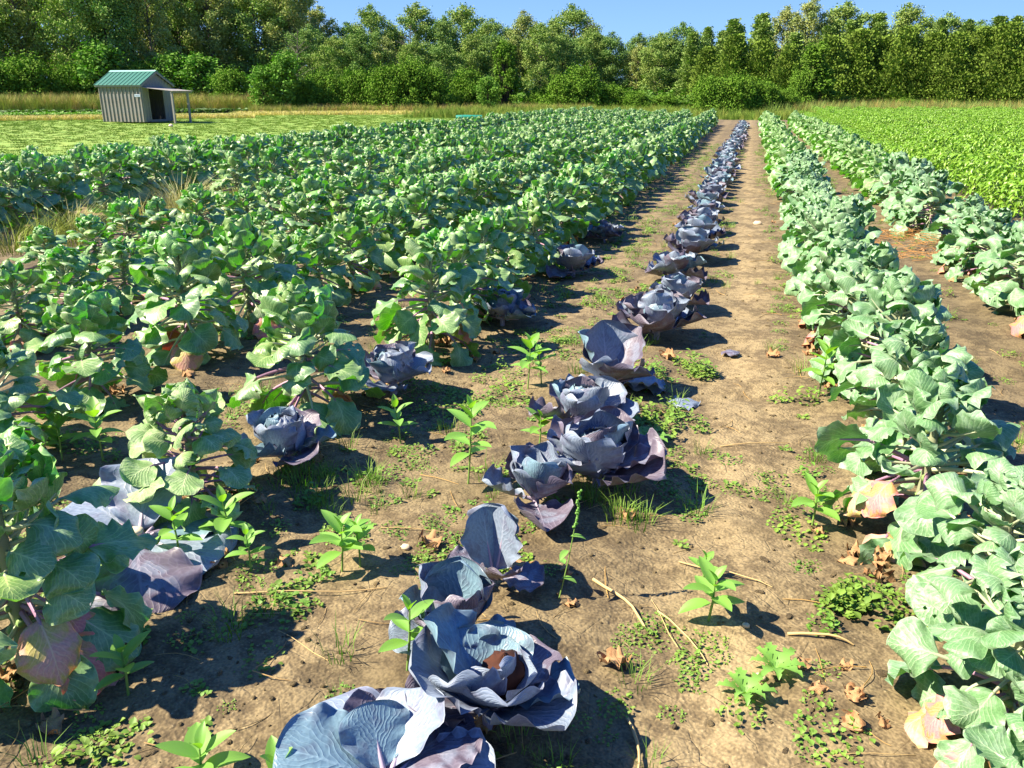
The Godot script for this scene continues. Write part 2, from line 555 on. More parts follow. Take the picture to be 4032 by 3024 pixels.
# where each leaf of a sprout plant sits: [class, transform]
func sprout_plan(r: RandomNumberGenerator, H: float, n: int, bare: float, ls := 1.0) -> Array:
	var out := []
	var az := r.randf() * TAU
	for i in n:
		var f := float(i) / (n - 1)
		az += 2.39996 + r.randf_range(-0.35, 0.35)
		var h := lerpf(bare, H * 0.98, pow(f, 0.72))
		var el := lerpf(-0.4, 0.35, clampf(f / 0.5, 0, 1)) if f < 0.5 else lerpf(0.35, 1.1, pow((f - 0.5) / 0.5, 1.2))
		el += r.randf_range(-0.35, 0.35)
		var cls := 0 if f < 0.3 else (1 if f < 0.62 else 2)
		var sc := r.randf_range(0.82, 1.15) * (1.0 if f < 0.62 else lerpf(1.15, 0.6, (f - 0.62) / 0.38))
		var b := Basis(Vector3.UP, az) * Basis(Vector3.BACK, el) * Basis(Vector3.RIGHT, r.randf_range(-0.8, 0.8))
		var core := Vector3(cos(az), 0, -sin(az)) * 0.014
		out.append([cls, Transform3D(b.scaled_local(Vector3.ONE * sc * ls), Vector3(0, h, 0) + core)])
	return out

func stem_mesh(r: RandomNumberGenerator, H: float) -> MB:
	var b := MB.new()
	var pts := []
	var rad := []
	for k in 9:
		var f := k / 8.0
		pts.append(Vector3(sin(f * 2.0) * 0.008, -0.03 + f * (H + 0.02), cos(f * 3.0) * 0.006))
		rad.append(lerpf(0.02, 0.011, f) * (1.12 if k % 2 else 0.95))
	b.tube(pts, rad, 8)
	return b

# a plant whose leaves are parts
func sprout_plant(sd: int, H: float, n: int, bare := 0.1, ls := 1.0, mint := false) -> Node3D:
	var r := RandomNumberGenerator.new()
	r.seed = sd
	var o := Node3D.new()
	part("stem", stem_mesh(r, H).mesh(M.sprout_stem), o)
	for e in sprout_plan(r, H, n, bare, ls):
		var lib: Array = (mint_leaves if mint else sprout_leaves)[e[0]]
		var p := part("leaf", lib[r.randi() % lib.size()], o)
		p.transform = e[1]
	var bm := MB.new()
	for k in 26:
		var a := k * 2.39996
		var h := lerpf(bare * 0.6, H * 0.75, k / 25.0)
		ball(bm, Vector3(cos(a) * 0.024, h, sin(a) * 0.024), Vector3.ONE * r.randf_range(0.008, 0.013), 6, 4)
	part("sprout_buds", bm.mesh(M.sprout_bud), o).set_meta("kind", "stuff")
	return o

func ball(b: MB, at: Vector3, size: Vector3, n: int, m: int, lump := 0.0) -> void:
	var first := b.v.size()
	for j in m + 1:
		var ph := PI * j / m
		for i in n + 1:
			var th := TAU * (i % n) / n
			var d := Vector3(sin(ph) * cos(th), cos(ph), sin(ph) * sin(th))
			var k := 1.0 + lump * n_mid.get_noise_3d(d.x * 1.5 + at.x * 40.0, d.y * 1.5 + at.y * 9.0, d.z * 1.5 + at.z * 40.0)
			b.vert(at + d * size * k, Vector2(float(i) / n, float(j) / m))
	for j in m:
		for i in n:
			var a := first + j * (n + 1) + i
			b.quad(a, a + n + 1, a + n + 2, a + 1)

# the same plant with its leaves joined, for where they are small: [foliage, stem and stalks]
func sprout_joined(sd: int, H: float, n: int) -> Array:
	var r := RandomNumberGenerator.new()
	r.seed = sd
	var b := MB.new()
	var s := stem_mesh(r, H)
	for e in sprout_plan(r, H, n, 0.1, 1.0):
		var g := r.randf_range(0.9, 1.0)
		b.tint = Color(g * r.randf_range(0.95, 1.0), g, g * r.randf_range(0.86, 0.98))
		leaf(b, s, e[1], sprout_leaf_spec(e[0], r), 7, 6, r)
	return [b, s]

# ---------------------------------------------------------------- cabbages
func cab_spec(r: RandomNumberGenerator, L: float, ep: float, e1: float, curl: float, ruf: float) -> Dictionary:
	return {"lp": 0.03, "lr": 0.009, "L": L, "W": L * r.randf_range(0.52, 0.62), "e0": ep, "ep": ep, "e1": e1, "curl": curl, "ruf": ruf, "rk": r.randf_range(2.8, 4.4), "wp": r.randf_range(1.25, 1.5), "ws": 0.5, "jag": 0.12, "wob": 0.12, "hole": 0.0, "twist": r.randf_range(-0.3, 0.3)}

func cab_leaf(o: Node3D, r: RandomNumberGenerator, az: float, h: float, q: Dictionary, m: Material, fine := true, lean := 0.0) -> void:
	var b := MB.new()
	var s := MB.new()
	leaf(b, s, Transform3D(Basis(Vector3.UP, az) * Basis(Vector3.RIGHT, lean), Vector3(cos(az) * 0.012, h, -sin(az) * 0.012)), q, 26 if fine else 10, 22 if fine else 8, r)
	var me := ArrayMesh.new()
	b.add_to(me, m)
	s.add_to(me, M.cabbage_rib)
	part("leaf", me, o)

# a round head of overlapping leaves
func add_head(o: Node3D, r: RandomNumberGenerator, R: float, at: Vector3) -> void:
	var hb := MB.new()
	ball(hb, at, Vector3(R, R * 0.92, R) * 0.96, 18, 12, 0.05)
	part("head", hb.mesh(M.cabbage_leaf), o)
	var lean := Basis(Vector3.RIGHT, r.randf_range(-0.3, 0.3)) * Basis(Vector3.BACK, r.randf_range(-0.3, 0.3))
	for k in 6:
		var b := MB.new()
		var az := k * 2.39996 + r.randf_range(-0.2, 0.2)
		var rad := R * (1.0 + 0.035 * k)
		var top := 0.1 + 0.13 * k
		var ph := r.randf() * TAU
		var nt := 16
		var nu := 16
		for j in nt + 1:
			var t := float(j) / nt
			var th := lerpf(2.6, top, t)
			for i in nu + 1:
				var u := -1.0 + 2.0 * i / nu
				var wide := 1.15 * pow(sin(PI * clampf(0.18 + 0.74 * t, 0, 1)), 0.5)
				var edge := maxf(pow(absf(u), 5.0), pow(t, 8.0))
				var q := rad * (1.0 + 0.14 * edge * (0.6 + 0.4 * sin(ph + u * 9.0 + t * 8.0)) + 0.012 * sin(u * 11.0 + ph) * t)
				var fi := az + u * wide
				b.vert(at + lean * Vector3(sin(th) * cos(fi), cos(th) * 0.95, sin(th) * sin(fi)) * q, Vector2(u * 0.5 + 0.5, t))
		for j in nt:
			for i in nu:
				var a := j * (nu + 1) + i
				b.quad(a, a + 1, a + nu + 2, a + nu + 1)
		part("leaf", b.mesh([M.cabbage_leaf, M.cabbage_blue, M.cabbage_pale][k % 3]), o)

# open: how far the wrapper leaves lean out (0 upright .. 1 flat)
func cabbage(sd: int, R: float, n: int, open: float, head: float, fine := true) -> Node3D:
	var r := RandomNumberGenerator.new()
	r.seed = sd
	var o := Node3D.new()
	var mats := [M.cabbage_leaf, M.cabbage_blue, M.cabbage_leaf, M.cabbage_plum, M.cabbage_pale]
	var st := MB.new()
	st.tube([Vector3(0, -0.03, 0), Vector3(0.004, 0.05, 0), Vector3(0, 0.1, 0)], [0.02, 0.018, 0.02], 7)
	part("stem", st.mesh(M.cabbage_rib), o)
	var az := r.randf() * TAU
	for i in n:
		var f := float(i) / maxf(1.0, n - 1)
		az += 2.39996 + r.randf_range(-0.3, 0.3)
		var ep := lerpf(0.2, 0.95, f) + (0.5 - open) * 0.9 + r.randf_range(-0.15, 0.15)
		var e1 := ep + lerpf(0.1, 0.75, f) + r.randf_range(-0.5, 0.2)
		var L := R * lerpf(1.15, 0.8, f) * r.randf_range(0.9, 1.1)
		cab_leaf(o, r, az, lerpf(0.05, 0.09, f), cab_spec(r, L, ep, e1, r.randf_range(-1.1, -0.5), r.randf_range(0.08, 0.15)), mats[r.randi() % 5] if f > 0.1 else M.cabbage_plum, fine, r.randf_range(-0.2, 0.2))
	if head > 0.0:
		add_head(o, r, head, Vector3(0, 0.1 + head * 0.75, 0))
	return o

# ---------------------------------------------------------------- weeds
func oval_leaf(b: MB, xf: Transform3D, L: float, W: float, droop: float, fold: float, nt := 6) -> void:
	var first := b.v.size()
	var pos := Vector2.ZERO
	for j in nt + 1:
		var t := float(j) / nt
		var el := -droop * t
		if j > 0:
			pos += Vector2(cos(el), sin(el)) * L / nt
		var w := W * pow(maxf(0.0, sin(PI * pow(clampf(t, 0.0, 1.0), 0.85))), 0.8) + 0.0006
		for u: float in [-1.0, -0.5, 0.0, 0.5, 1.0]:
			b.vert(xf * Vector3(pos.x - sin(el) * absf(u) * fold * w, pos.y + cos(el) * absf(u) * fold * w, u * w), Vector2(u * 0.5 + 0.5, t))
	for j in nt:
		for i in 4:
			var a := first + j * 5 + i
			b.quad(a, a + 1, a + 6, a + 5)

func milkweed(sd: int, H: float, pairs: int, leaf_len: float) -> Node3D:
	var r := RandomNumberGenerator.new()
	r.seed = sd
	var o := Node3D.new()
	var lean := Vector3(r.randf_range(-0.12, 0.12), 1, r.randf_range(-0.12, 0.12)) * H
	var st := MB.new()
	st.tube([Vector3(0, -0.02, 0), lean * 0.5 + Vector3(0.004, 0, 0), lean], [0.0042, 0.0036, 0.002], 6)
	part("stem", st.mesh(M.milkweed_stem), o)
	var az := r.randf() * TAU
	for k in pairs:
		var f := (k + 1.0) / pairs
		var size := leaf_len * (0.45 + 0.75 * sin(PI * (0.15 + 0.7 * f))) * r.randf_range(0.85, 1.1)
		if k == pairs - 1:
			size *= 0.75
		for s in 2:
			var b := MB.new()
			var el := lerpf(0.1, 1.15, pow(f, 1.8)) + r.randf_range(-0.15, 0.15)
			oval_leaf(b, Transform3D(Basis(Vector3.UP, az + s * PI) * Basis(Vector3.BACK, el), lean * lerpf(0.3, 1.0, f)), size, size * r.randf_range(0.2, 0.25), r.randf_range(0.1, 0.7), 0.35, 8)
			part("leaf", b.mesh(M.milkweed), o)
		az += PI / 2 + r.randf_range(-0.3, 0.3)
	return o

# clumps of tiny weeds, about 12 cm wide
func weed_clump(sd: int, n: int, spread: float, height: float, size: float, slim: float) -> ArrayMesh:
	var r := RandomNumberGenerator.new()
	r.seed = sd
	var b := MB.new()
	for k in n:
		var g := r.randf_range(0.75, 1.0)
		b.tint = Color(g, g * r.randf_range(0.92, 1.0), g * 0.9)
		var a := r.randf() * TAU
		var d := spread * sqrt(r.randf())
		var p := Vector3(cos(a) * d, height * r.randf() * (1.1 - d / spread), sin(a) * d)
		var s := size * r.randf_range(0.6, 1.3)
		oval_leaf(b, Transform3D(Basis(Vector3.UP, r.randf() * TAU) * Basis(Vector3.BACK, r.randf_range(-0.3, 0.9)), p), s, s * slim, 0.5, 0.25, 3)
	return b.mesh(M.herb)

func grass_tuft(sd: int, n: int, h: float, spread: float, w: float, m: Material, lean := 0.5) -> ArrayMesh:
	var r := RandomNumberGenerator.new()
	r.seed = sd
	var b := MB.new()
	for k in n:
		var g := r.randf_range(0.7, 1.0)
		b.tint = Color(g, g, g * 0.9)
		var a := r.randf() * TAU
		var d := spread * sqrt(r.randf())
		var p := Vector3(cos(a) * d, 0, sin(a) * d)
		var dir := Vector3(cos(a + r.randf_range(-1, 1)), 0, sin(a + r.randf_range(-1, 1))) * lean
		var hh := h * r.randf_range(0.5, 1.1)
		var side := Vector3(-sin(a), 0, cos(a)) * w
		var i := b.vert(p - side)
		b.vert(p + side)
		b.vert(p + side * 0.8 + (Vector3.UP + dir * 0.4) * hh * 0.55)
		b.vert(p - side * 0.8 + (Vector3.UP + dir * 0.4) * hh * 0.55)
		b.vert(p + (Vector3.UP + dir) * hh)
		b.quad(i, i + 1, i + 2, i + 3)
		b.tri(i + 3, i + 2, i + 4)
	return b.mesh(m)

func straw_mesh(sd: int) -> ArrayMesh:
	var r := RandomNumberGenerator.new()
	r.seed = sd
	var b := MB.new()
	var L := r.randf_range(0.12, 0.28)
	var pts := []
	for k in 5:
		var f := k / 4.0
		pts.append(Vector3((f - 0.5) * L, 0.006 + 0.012 * sin(f * 3.0 + sd) * r.randf(), 0.03 * sin(f * 2.6 + sd * 1.3)))
	b.tube(pts, [0.0022, 0.002, 0.0018, 0.0015, 0.001], 4)
	return b.mesh(M.straw)

# ---------------------------------------------------------------- trees
func leaf_quad(b: MB, p: Vector3, n: Vector3, size: float, long: float, r: RandomNumberGenerator) -> void:
	var a := n.cross(Vector3(r.randf() - 0.5, r.randf() - 0.5, r.randf() - 0.5)).normalized() * size
	var c := n.cross(a).normalized() * size * long
	b.flat_quad(p - a, p - c * 0.9, p + a, p + c)

func rnd_dir(r: RandomNumberGenerator) -> Vector3:
	return Vector3(r.randfn(), r.randfn(), r.randfn()).normalized()

# kind poplar / broad: [trunk and limbs, foliage], about H metres tall
func leafy_tree(sd: int, H: float, R: float, low: float, count: int, size: float, rise: float, tm: Material, fm: Material) -> Array:
	var r := RandomNumberGenerator.new()
	r.seed = sd
	var w := MB.new()
	var b := MB.new()
	var pts := []
	var rad := []
	var bend := Vector3(r.randf_range(-1, 1), 0, r.randf_range(-1, 1)) * 0.25
	for k in 7:
		var f := k / 6.0
		pts.append(Vector3(bend.x * sin(f * 3.0), f * H * 0.95 - 0.2, bend.z * sin(f * 2.0)))
		rad.append(lerpf(H * 0.014, 0.02, f))
	w.tube(pts, rad, 7)
	var limbs := 34
	var tips := []
	for k in limbs:
		var f := (k + r.randf()) / limbs
		var h := lerpf(low, 0.97, f)
		var prof := pow(sin(PI * clampf(0.16 + 0.84 * f, 0, 1)), 0.75)
		var L := R * prof * r.randf_range(0.65, 1.15) + 0.25
		var az := k * 2.39996 + r.randf_range(-0.4, 0.4)
		var el := rise + r.randf_range(-0.2, 0.25)
		var root := Vector3(bend.x * sin(h * 3.0), h * H * 0.95 - 0.2, bend.z * sin(h * 2.0))
		var d := Vector3(cos(az) * cos(el), sin(el), sin(az) * cos(el))
		var tip := root + d * L * 1.15
		w.tube([root, root + d * L * 0.5 + Vector3(0, 0.05, 0), tip], [0.05, 0.03, 0.01], 4, false)
		var steps := 3 if L > R * 0.5 else 2
		for s in steps:
			tips.append([root + d * L * lerpf(0.45, 1.15, (s + 1.0) / steps), lerpf(0.55, 0.36, (s + 1.0) / steps) * clampf(R / 2.0, 0.7, 1.5)])
	tips.append([Vector3(0, H * 0.97, 0), 0.3])
	var each := count / tips.size()
	for t in tips:
		var g := r.randf_range(0.86, 1.0)
		var warm := r.randf_range(0.9, 1.08)
		for k in each:
			var gg := g * r.randf_range(0.82, 1.0)
			b.tint = Color(minf(1, gg * warm), gg, gg * 0.92)
			var off: Vector3 = Vector3(r.randfn(), r.randfn() * 0.8, r.randfn()) * t[1] * 0.62
			leaf_quad(b, t[0] + off, (rnd_dir(r) + off.normalized() * 0.5 + Vector3(0, 0.3, 0)).normalized(), size * r.randf_range(0.6, 1.2), 1.1, r)
	return [w.mesh(tm), b.mesh(fm)]

# dense conifer with foliage to the ground: droop 0 = upright sprays (cedar), 1 = layered branches (larch)
func conifer(sd: int, H: float, R: float, count: int, droop: float, fm: Material) -> Array:
	var r := RandomNumberGenerator.new()
	r.seed = sd
	var w := MB.new()
	w.tube([Vector3(0, -0.2, 0), Vector3(0.05, H * 0.5, 0.03), Vector3(0, H * 0.97, 0)], [H * 0.018, H * 0.011, 0.02], 6)
	var b := MB.new()
	var boughs := []
	var nb := 110
	for k in nb:
		var f := pow((k + 0.5) / nb, 1.25)
		var az := k * 2.39996 + r.randf_range(-0.4, 0.4)
		var prof := pow(1.0 - f, 0.62 if droop < 0.5 else 0.9) * (0.78 + 0.22 * sin(az * 2.0 + sd + f * 5.0)) * (1.0 + 0.5 * n_mid.get_noise_2d(az * 0.12 + sd, f * 1.1)) * r.randf_range(0.6, 1.2)
		var L := R * prof + 0.12
		var root := Vector3(0, lerpf(0.1, H * 0.95, f), 0)
		var d := Vector3(cos(az), 0.5 - droop * 0.55 + f * 0.5, sin(az)).normalized()
		boughs.append([root, d, L])
		if k % 3 == 0:
			w.tube([root, root + d * L * 0.8], [0.025, 0.008], 3, false)
	var each := count / nb
	for bo in boughs:
		var g := r.randf_range(0.68, 1.0)
		for k in each:
			var s := pow(r.randf(), 0.55)
			var wide: float = 0.16 + bo[2] * 0.26 * (1.0 - s * 0.6)
			var p: Vector3 = bo[0] + bo[1] * bo[2] * s + Vector3(r.randfn(), r.randfn() * 0.7 - droop * 0.3, r.randfn()) * wide * 0.7
			var gg := g * r.randf_range(0.78, 1.0)
			b.tint = Color(gg, gg, gg * 0.9)
			if p.y < 0.05:
				p.y = r.randf() * 0.4
			var up: Vector3 = (Vector3.UP * (1.0 - droop * 0.7) + bo[1] * 0.8 + rnd_dir(r) * 0.55).normalized()
			var side: Vector3 = up.cross(rnd_dir(r)).normalized()
			var l := r.randf_range(0.09, 0.2)
			var h := l * r.randf_range(0.3, 0.5)
			b.flat_quad(p - side * h * 0.4, p + up * l * 0.5 - side * h, p + up * l, p + up * l * 0.5 + side * h)
	return [w.mesh(M.bark), b.mesh(fm)]

# bush or vine-smothered snag: leaves over a pile of lumps
func mound(sd: int, R: float, H: float, lumps: int, count: int, size: float, fm: Material) -> Array:
	var r := RandomNumberGenerator.new()
	r.seed = sd
	var w := MB.new()
	var b := MB.new()
	var each := count / lumps
	for k in lumps:
		var f := (k + 0.5) / lumps
		var az := k * 2.39996
		var h := H * pow(r.randf(), 0.75) * 0.9
		var lim := R * sqrt(maxf(0.04, 1.0 - pow(h / H, 2.0))) * r.randf_range(0.8, 1.1)
		var c := Vector3(cos(az), 0, sin(az)) * lim * sqrt(f) * 0.95 + Vector3(0, h, 0)
		var lr := r.randf_range(0.14, 0.36) * minf(R, H) * 0.75
		w.tube([Vector3(c.x * 0.15, -0.1, c.z * 0.15), Vector3(c.x * 0.5, c.y * 0.6, c.z * 0.5), c], [0.05, 0.03, 0.01], 4, false)
		var g := r.randf_range(0.7, 1.0)
		var stretch := Vector3(r.randf_range(0.7, 1.5), r.randf_range(0.7, 1.6), r.randf_range(0.7, 1.5))
		for j in each:
			var d := rnd_dir(r)
			var p := c + d * stretch * lr * (0.9 + 0.28 * r.randfn())
			if p.y < 0.02:
				p.y = r.randf() * 0.5
			var gg := g * r.randf_range(0.78, 1.0)
			b.tint = Color(gg * r.randf_range(0.9, 1.0), gg, gg * 0.9)
			leaf_quad(b, p, (d * 0.8 + Vector3(0, 0.6, 0) + rnd_dir(r) * 0.9).normalized(), size * r.randf_range(0.6, 1.25), 1.05, r)
	return [w.mesh(M.bark), b.mesh(fm)]

func tree_node(m: Array) -> Node3D:
	var o := Node3D.new()
	part("trunk", m[0], o)
	part("crown", m[1], o).set_meta("kind", "stuff")
	return o

func polar(az: float, d: float, y := 0.0) -> Vector3:
	return Vector3(sin(deg_to_rad(az)) * d, y, -cos(deg_to_rad(az)) * d)

# ---------------------------------------------------------------- build
func _ready() -> void:
	rng.seed = 7
	n_big.seed = 1
	n_big.frequency = 0.55
	n_mid.seed = 2
	n_mid.frequency = 3.2
	n_mid.fractal_octaves = 4
	n_fine.seed = 3
	n_fine.frequency = 0.35
	var cam := Camera3D.new()
	cam.name = "camera"
	cam.position = Vector3(0, EYE, 0)
	cam.rotation_degrees = Vector3(-PITCH, YAW, 0)
	cam.fov = 49.73
	cam.near = 0.05
	cam.far = 2000.0
	add_child(cam)
	cam.current = true
	var sky := ProceduralSkyMaterial.new()
	sky.sky_top_color = Color(0.26, 0.45, 0.80)
	sky.sky_horizon_color = Color(0.62, 0.80, 0.98)
	sky.sky_curve = 0.12
	sky.ground_bottom_color = Color(0.2, 0.2, 0.12)
	sky.ground_horizon_color = Color(0.5, 0.6, 0.6)
	sky.sun_angle_max = 0.0
	var env := Environment.new()
	env.background_mode = Environment.BG_SKY
	env.sky = Sky.new()
	env.sky.sky_material = sky
	env.tonemap_mode = Environment.TONE_MAPPER_LINEAR
	env.tonemap_exposure = 2.9
	env.background_energy_multiplier = 0.48
	env.sdfgi_enabled = true
	env.ssao_enabled = true
	env.ssil_enabled = true
	var we := WorldEnvironment.new()
	we.name = "environment"
	we.environment = env
	add_child(we)
	var sun := DirectionalLight3D.new()
	sun.name = "sun"
	sun.light_energy = 1.6
	sun.light_color = Color(1.0, 0.95, 0.86)
	sun.light_angular_distance = 0.5
	sun.shadow_enabled = true
	add_child(sun)
	var el := deg_to_rad(46.0)
	sun.look_at_from_position(Vector3(-0.915 * cos(el), sin(el), 0.4 * cos(el)) * 50.0, Vector3.ZERO)

	make_materials()
	make_leaf_library()
	build_ground()
	build_shed()
	build_trees()
	build_sprouts()
	build_cabbages()
	build_peppers()
	build_meadow()
	build_weeds()
	build_litter()

func sheet(x0: float, x1: float, z0: float, z1: float, y: float, m: Material, scale: float) -> ArrayMesh:
	var b := MB.new()
	var nx := 24
	var nz := 24
	for j in nz + 1:
		for i in nx + 1:
			var x := lerpf(x0, x1, float(i) / nx)
			var z := lerpf(z0, z1, float(j) / nz)
			b.vert(Vector3(x, y, z), Vector2(x, z) * scale)
	for j in nz:
		for i in nx:
			var a := j * (nx + 1) + i
			b.quad(a, a + nx + 1, a + nx + 2, a + 1)
	return b.mesh(m)

func build_ground() -> void:
	structure("ground", sheet(-420, 420, 60, -420, 0.0, M.verge, 0.25))
	structure("meadow", sheet(-140, -11.0, 20, -76, 0.004, M.turf, 0.3))
	var strip := MB.new()
	for k in 41:
		var a := lerpf(-50.0, -9.0, k / 40.0)
		var d := lerpf(58.5, 66.0, clampf((a + 42.0) / 14.0, 0.0, 1.0))
		for q in 2:
			var p := polar(a, d + (4.5 + 1.5 * sin(a * 0.7)) * q + 0.6 * sin(a * 2.1 + q), 0.008)
			strip.vert(p, Vector2(p.x, p.z) * 0.3)
	for k in 40:
		strip.quad(k * 2, k * 2 + 1, k * 2 + 3, k * 2 + 2)
	structure("dry_grass_strip", strip.mesh(M.dry_strip))
	# the tilled soil, with fine relief near the camera
	var xs := [-11.6]
	while xs[-1] < 22.0:
		var x: float = xs[-1]
		xs.append(x + 0.03 + 0.035 * maxf(0.0, absf(x + 0.7) - 2.2))
	var zs := [1.0]
	while zs[-1] > -52.0:
		var z: float = zs[-1]
		zs.append(z - 0.028 - 0.03 * maxf(0.0, -z - 4.0))
	var b := MB.new()
	for z: float in zs:
		for x: float in xs:
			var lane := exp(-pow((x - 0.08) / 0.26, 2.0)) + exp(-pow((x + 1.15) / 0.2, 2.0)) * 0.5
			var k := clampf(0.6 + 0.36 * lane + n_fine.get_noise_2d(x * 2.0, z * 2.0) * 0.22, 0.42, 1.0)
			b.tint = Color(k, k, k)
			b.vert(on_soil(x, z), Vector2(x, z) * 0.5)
	var nx := xs.size()
	for j in zs.size() - 1:
		for i in nx - 1:
			var a := j * nx + i
			b.quad(a, a + nx, a + nx + 1, a + 1)
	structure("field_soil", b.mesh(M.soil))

# ---------------------------------------------------------------- shed
func plank(o: Node, called: String, at: Vector3, size: Vector3, m: Material, turn := Basis()) -> MeshInstance3D:
	var b := MB.new()
	b.box(Transform3D(turn, Vector3.ZERO), size, 0.006)
	var p := part(called, b.mesh(m), o)
	p.position = at
	return p

func build_shed() -> void:
	# origin at the corner nearest to the camera; side wall runs to -X, door wall to -Z
	var o := thing("shed", "small grey board and batten shed with green metal roof on the meadow", "shed", Vector3(-31.0, 0, -39.4))
	var A := 2.6
	var B := 2.5
	var hw := 1.98
	var ridge := 2.62
	plank(o, "floor", Vector3(-A / 2, 0.1, -B / 2), Vector3(A - 0.06, 0.08, B - 0.06), M.wood)
	var n := 11
	for side in 2:
		var z := 0.0 if side == 0 else -B
		for k in n:
			var w := A / n
			plank(o, "board", Vector3(-w * (k + 0.5), hw / 2 + 0.04, z), Vector3(w - 0.008, hw - 0.06 + 0.02 * sin(k * 2.3), 0.022), M.wood)
		for k in n + 1:
			plank(o, "batten", Vector3(clampf(-A / n * k, -A + 0.02, -0.03), hw / 2 + 0.05, z + (0.032 if side == 0 else -0.032)), Vector3(0.05, hw - 0.05, 0.04), M.wood)
	for k in 10:
		var z := -B / 10 * (k + 0.5)
		var top := hw + (ridge - hw) * (1.0 - absf(z + B / 2) / (B / 2)) - 0.02
		plank(o, "board", Vector3(-A, top / 2 + 0.04, z), Vector3(0.022, top - 0.08, B / 10 - 0.008), M.wood)
		# door wall: open between the second and the seventh board, up to 1.78 m
		if k >= 2 and k <= 6:
			plank(o, "gable_board", Vector3(0, (1.8 + top) / 2, z), Vector3(0.022, top - 1.8, B / 10 - 0.008), M.wood)
		else:
			plank(o, "board", Vector3(0, top / 2 + 0.04, z), Vector3(0.022, top - 0.08, B / 10 - 0.008), M.wood)
	plank(o, "door_post", Vector3(0.03, 0.95, -B * 0.2), Vector3(0.04, 1.72, 0.09), M.wood)
	plank(o, "door_post", Vector3(0.03, 0.95, -B * 0.7), Vector3(0.04, 1.72, 0.09), M.wood)
	plank(o, "lintel", Vector3(0.034, 1.84, -B * 0.45), Vector3(0.04, 0.1, B * 0.62), M.wood)
	plank(o, "door_sill", Vector3(0.034, 0.12, -B * 0.45), Vector3(0.05, 0.12, B * 0.52), M.wood)
	plank(o, "corner_board", Vector3(0.03, hw / 2 + 0.03, -0.05), Vector3(0.03, hw - 0.1, 0.12), M.wood)
	plank(o, "inner_wall", Vector3(-A + 0.04, 1.0, -B / 2), Vector3(0.02, 1.8, B - 0.1), M.wood_inside)
	# roof: two slopes of metal sheet with raised ribs
	var over := 0.2
	var rise := ridge - hw
	var run := B / 2
	var slope := atan2(rise, run)
	var sl := sqrt(rise * rise + run * run) + over
	for s: float in [1.0, -1.0]:
		var turn := Basis(Vector3.RIGHT, slope * s)
		var mid := Vector3(-A / 2, ridge + 0.03, -B / 2) + turn * Vector3(0, 0, s * sl / 2)
		plank(o, "roof_sheet", mid, Vector3(A + 0.3, 0.012, sl), M.roof_green, turn)
		for k in 12:
			var x := (k / 11.0 - 0.5) * (A + 0.26)
			plank(o, "roof_rib", mid + turn * Vector3(x, 0.016, 0), Vector3(0.035, 0.026, sl - 0.01), M.roof_green, turn)
		plank(o, "fascia", Vector3(-A / 2, 0, -B / 2) + Vector3(0, ridge + 0.03, 0) + turn * Vector3(0, -0.06, s * (sl - 0.02)), Vector3(A + 0.26, 0.1, 0.022), M.wood)
		plank(o, "barge_board", mid + turn * Vector3(A / 2 + 0.13, -0.06, 0), Vector3(0.022, 0.1, sl - 0.05), M.wood, turn)
		plank(o, "roof_cap", Vector3(-A / 2, ridge + 0.062, -B / 2) + turn * Vector3(0, 0, s * 0.07), Vector3(A + 0.32, 0.012, 0.15), M.roof_cap, turn)
	var pl := plank(o, "name_plate", Vector3(-0.22, 1.4, 0.055), Vector3(0.34, 0.13, 0.012), M.plate)
	plank(pl, "print_line", Vector3(0, 0.02, 0.008), Vector3(0.24, 0.018, 0.004), M.plate_print)
	plank(pl, "print_line", Vector3(0, -0.02, 0.008), Vector3(0.2, 0.014, 0.004), M.plate_print)
	# awning over the door on two posts
	var aw := Basis(Vector3.BACK, -0.1)
	for k in 5:
		plank(o, "awning_board", Vector3(0.94, 1.72, -0.22 - k * 0.36) , Vector3(1.9, 0.025, 0.34), M.wood, aw)
	plank(o, "awning_beam", Vector3(1.75, 1.58, -0.95), Vector3(0.07, 0.09, 1.75), M.wood)
	for z in [-0.15, -1.45]:
		plank(o, "post", Vector3(1.75, 0.755, z), Vector3(0.1, 1.56, 0.1), M.wood)

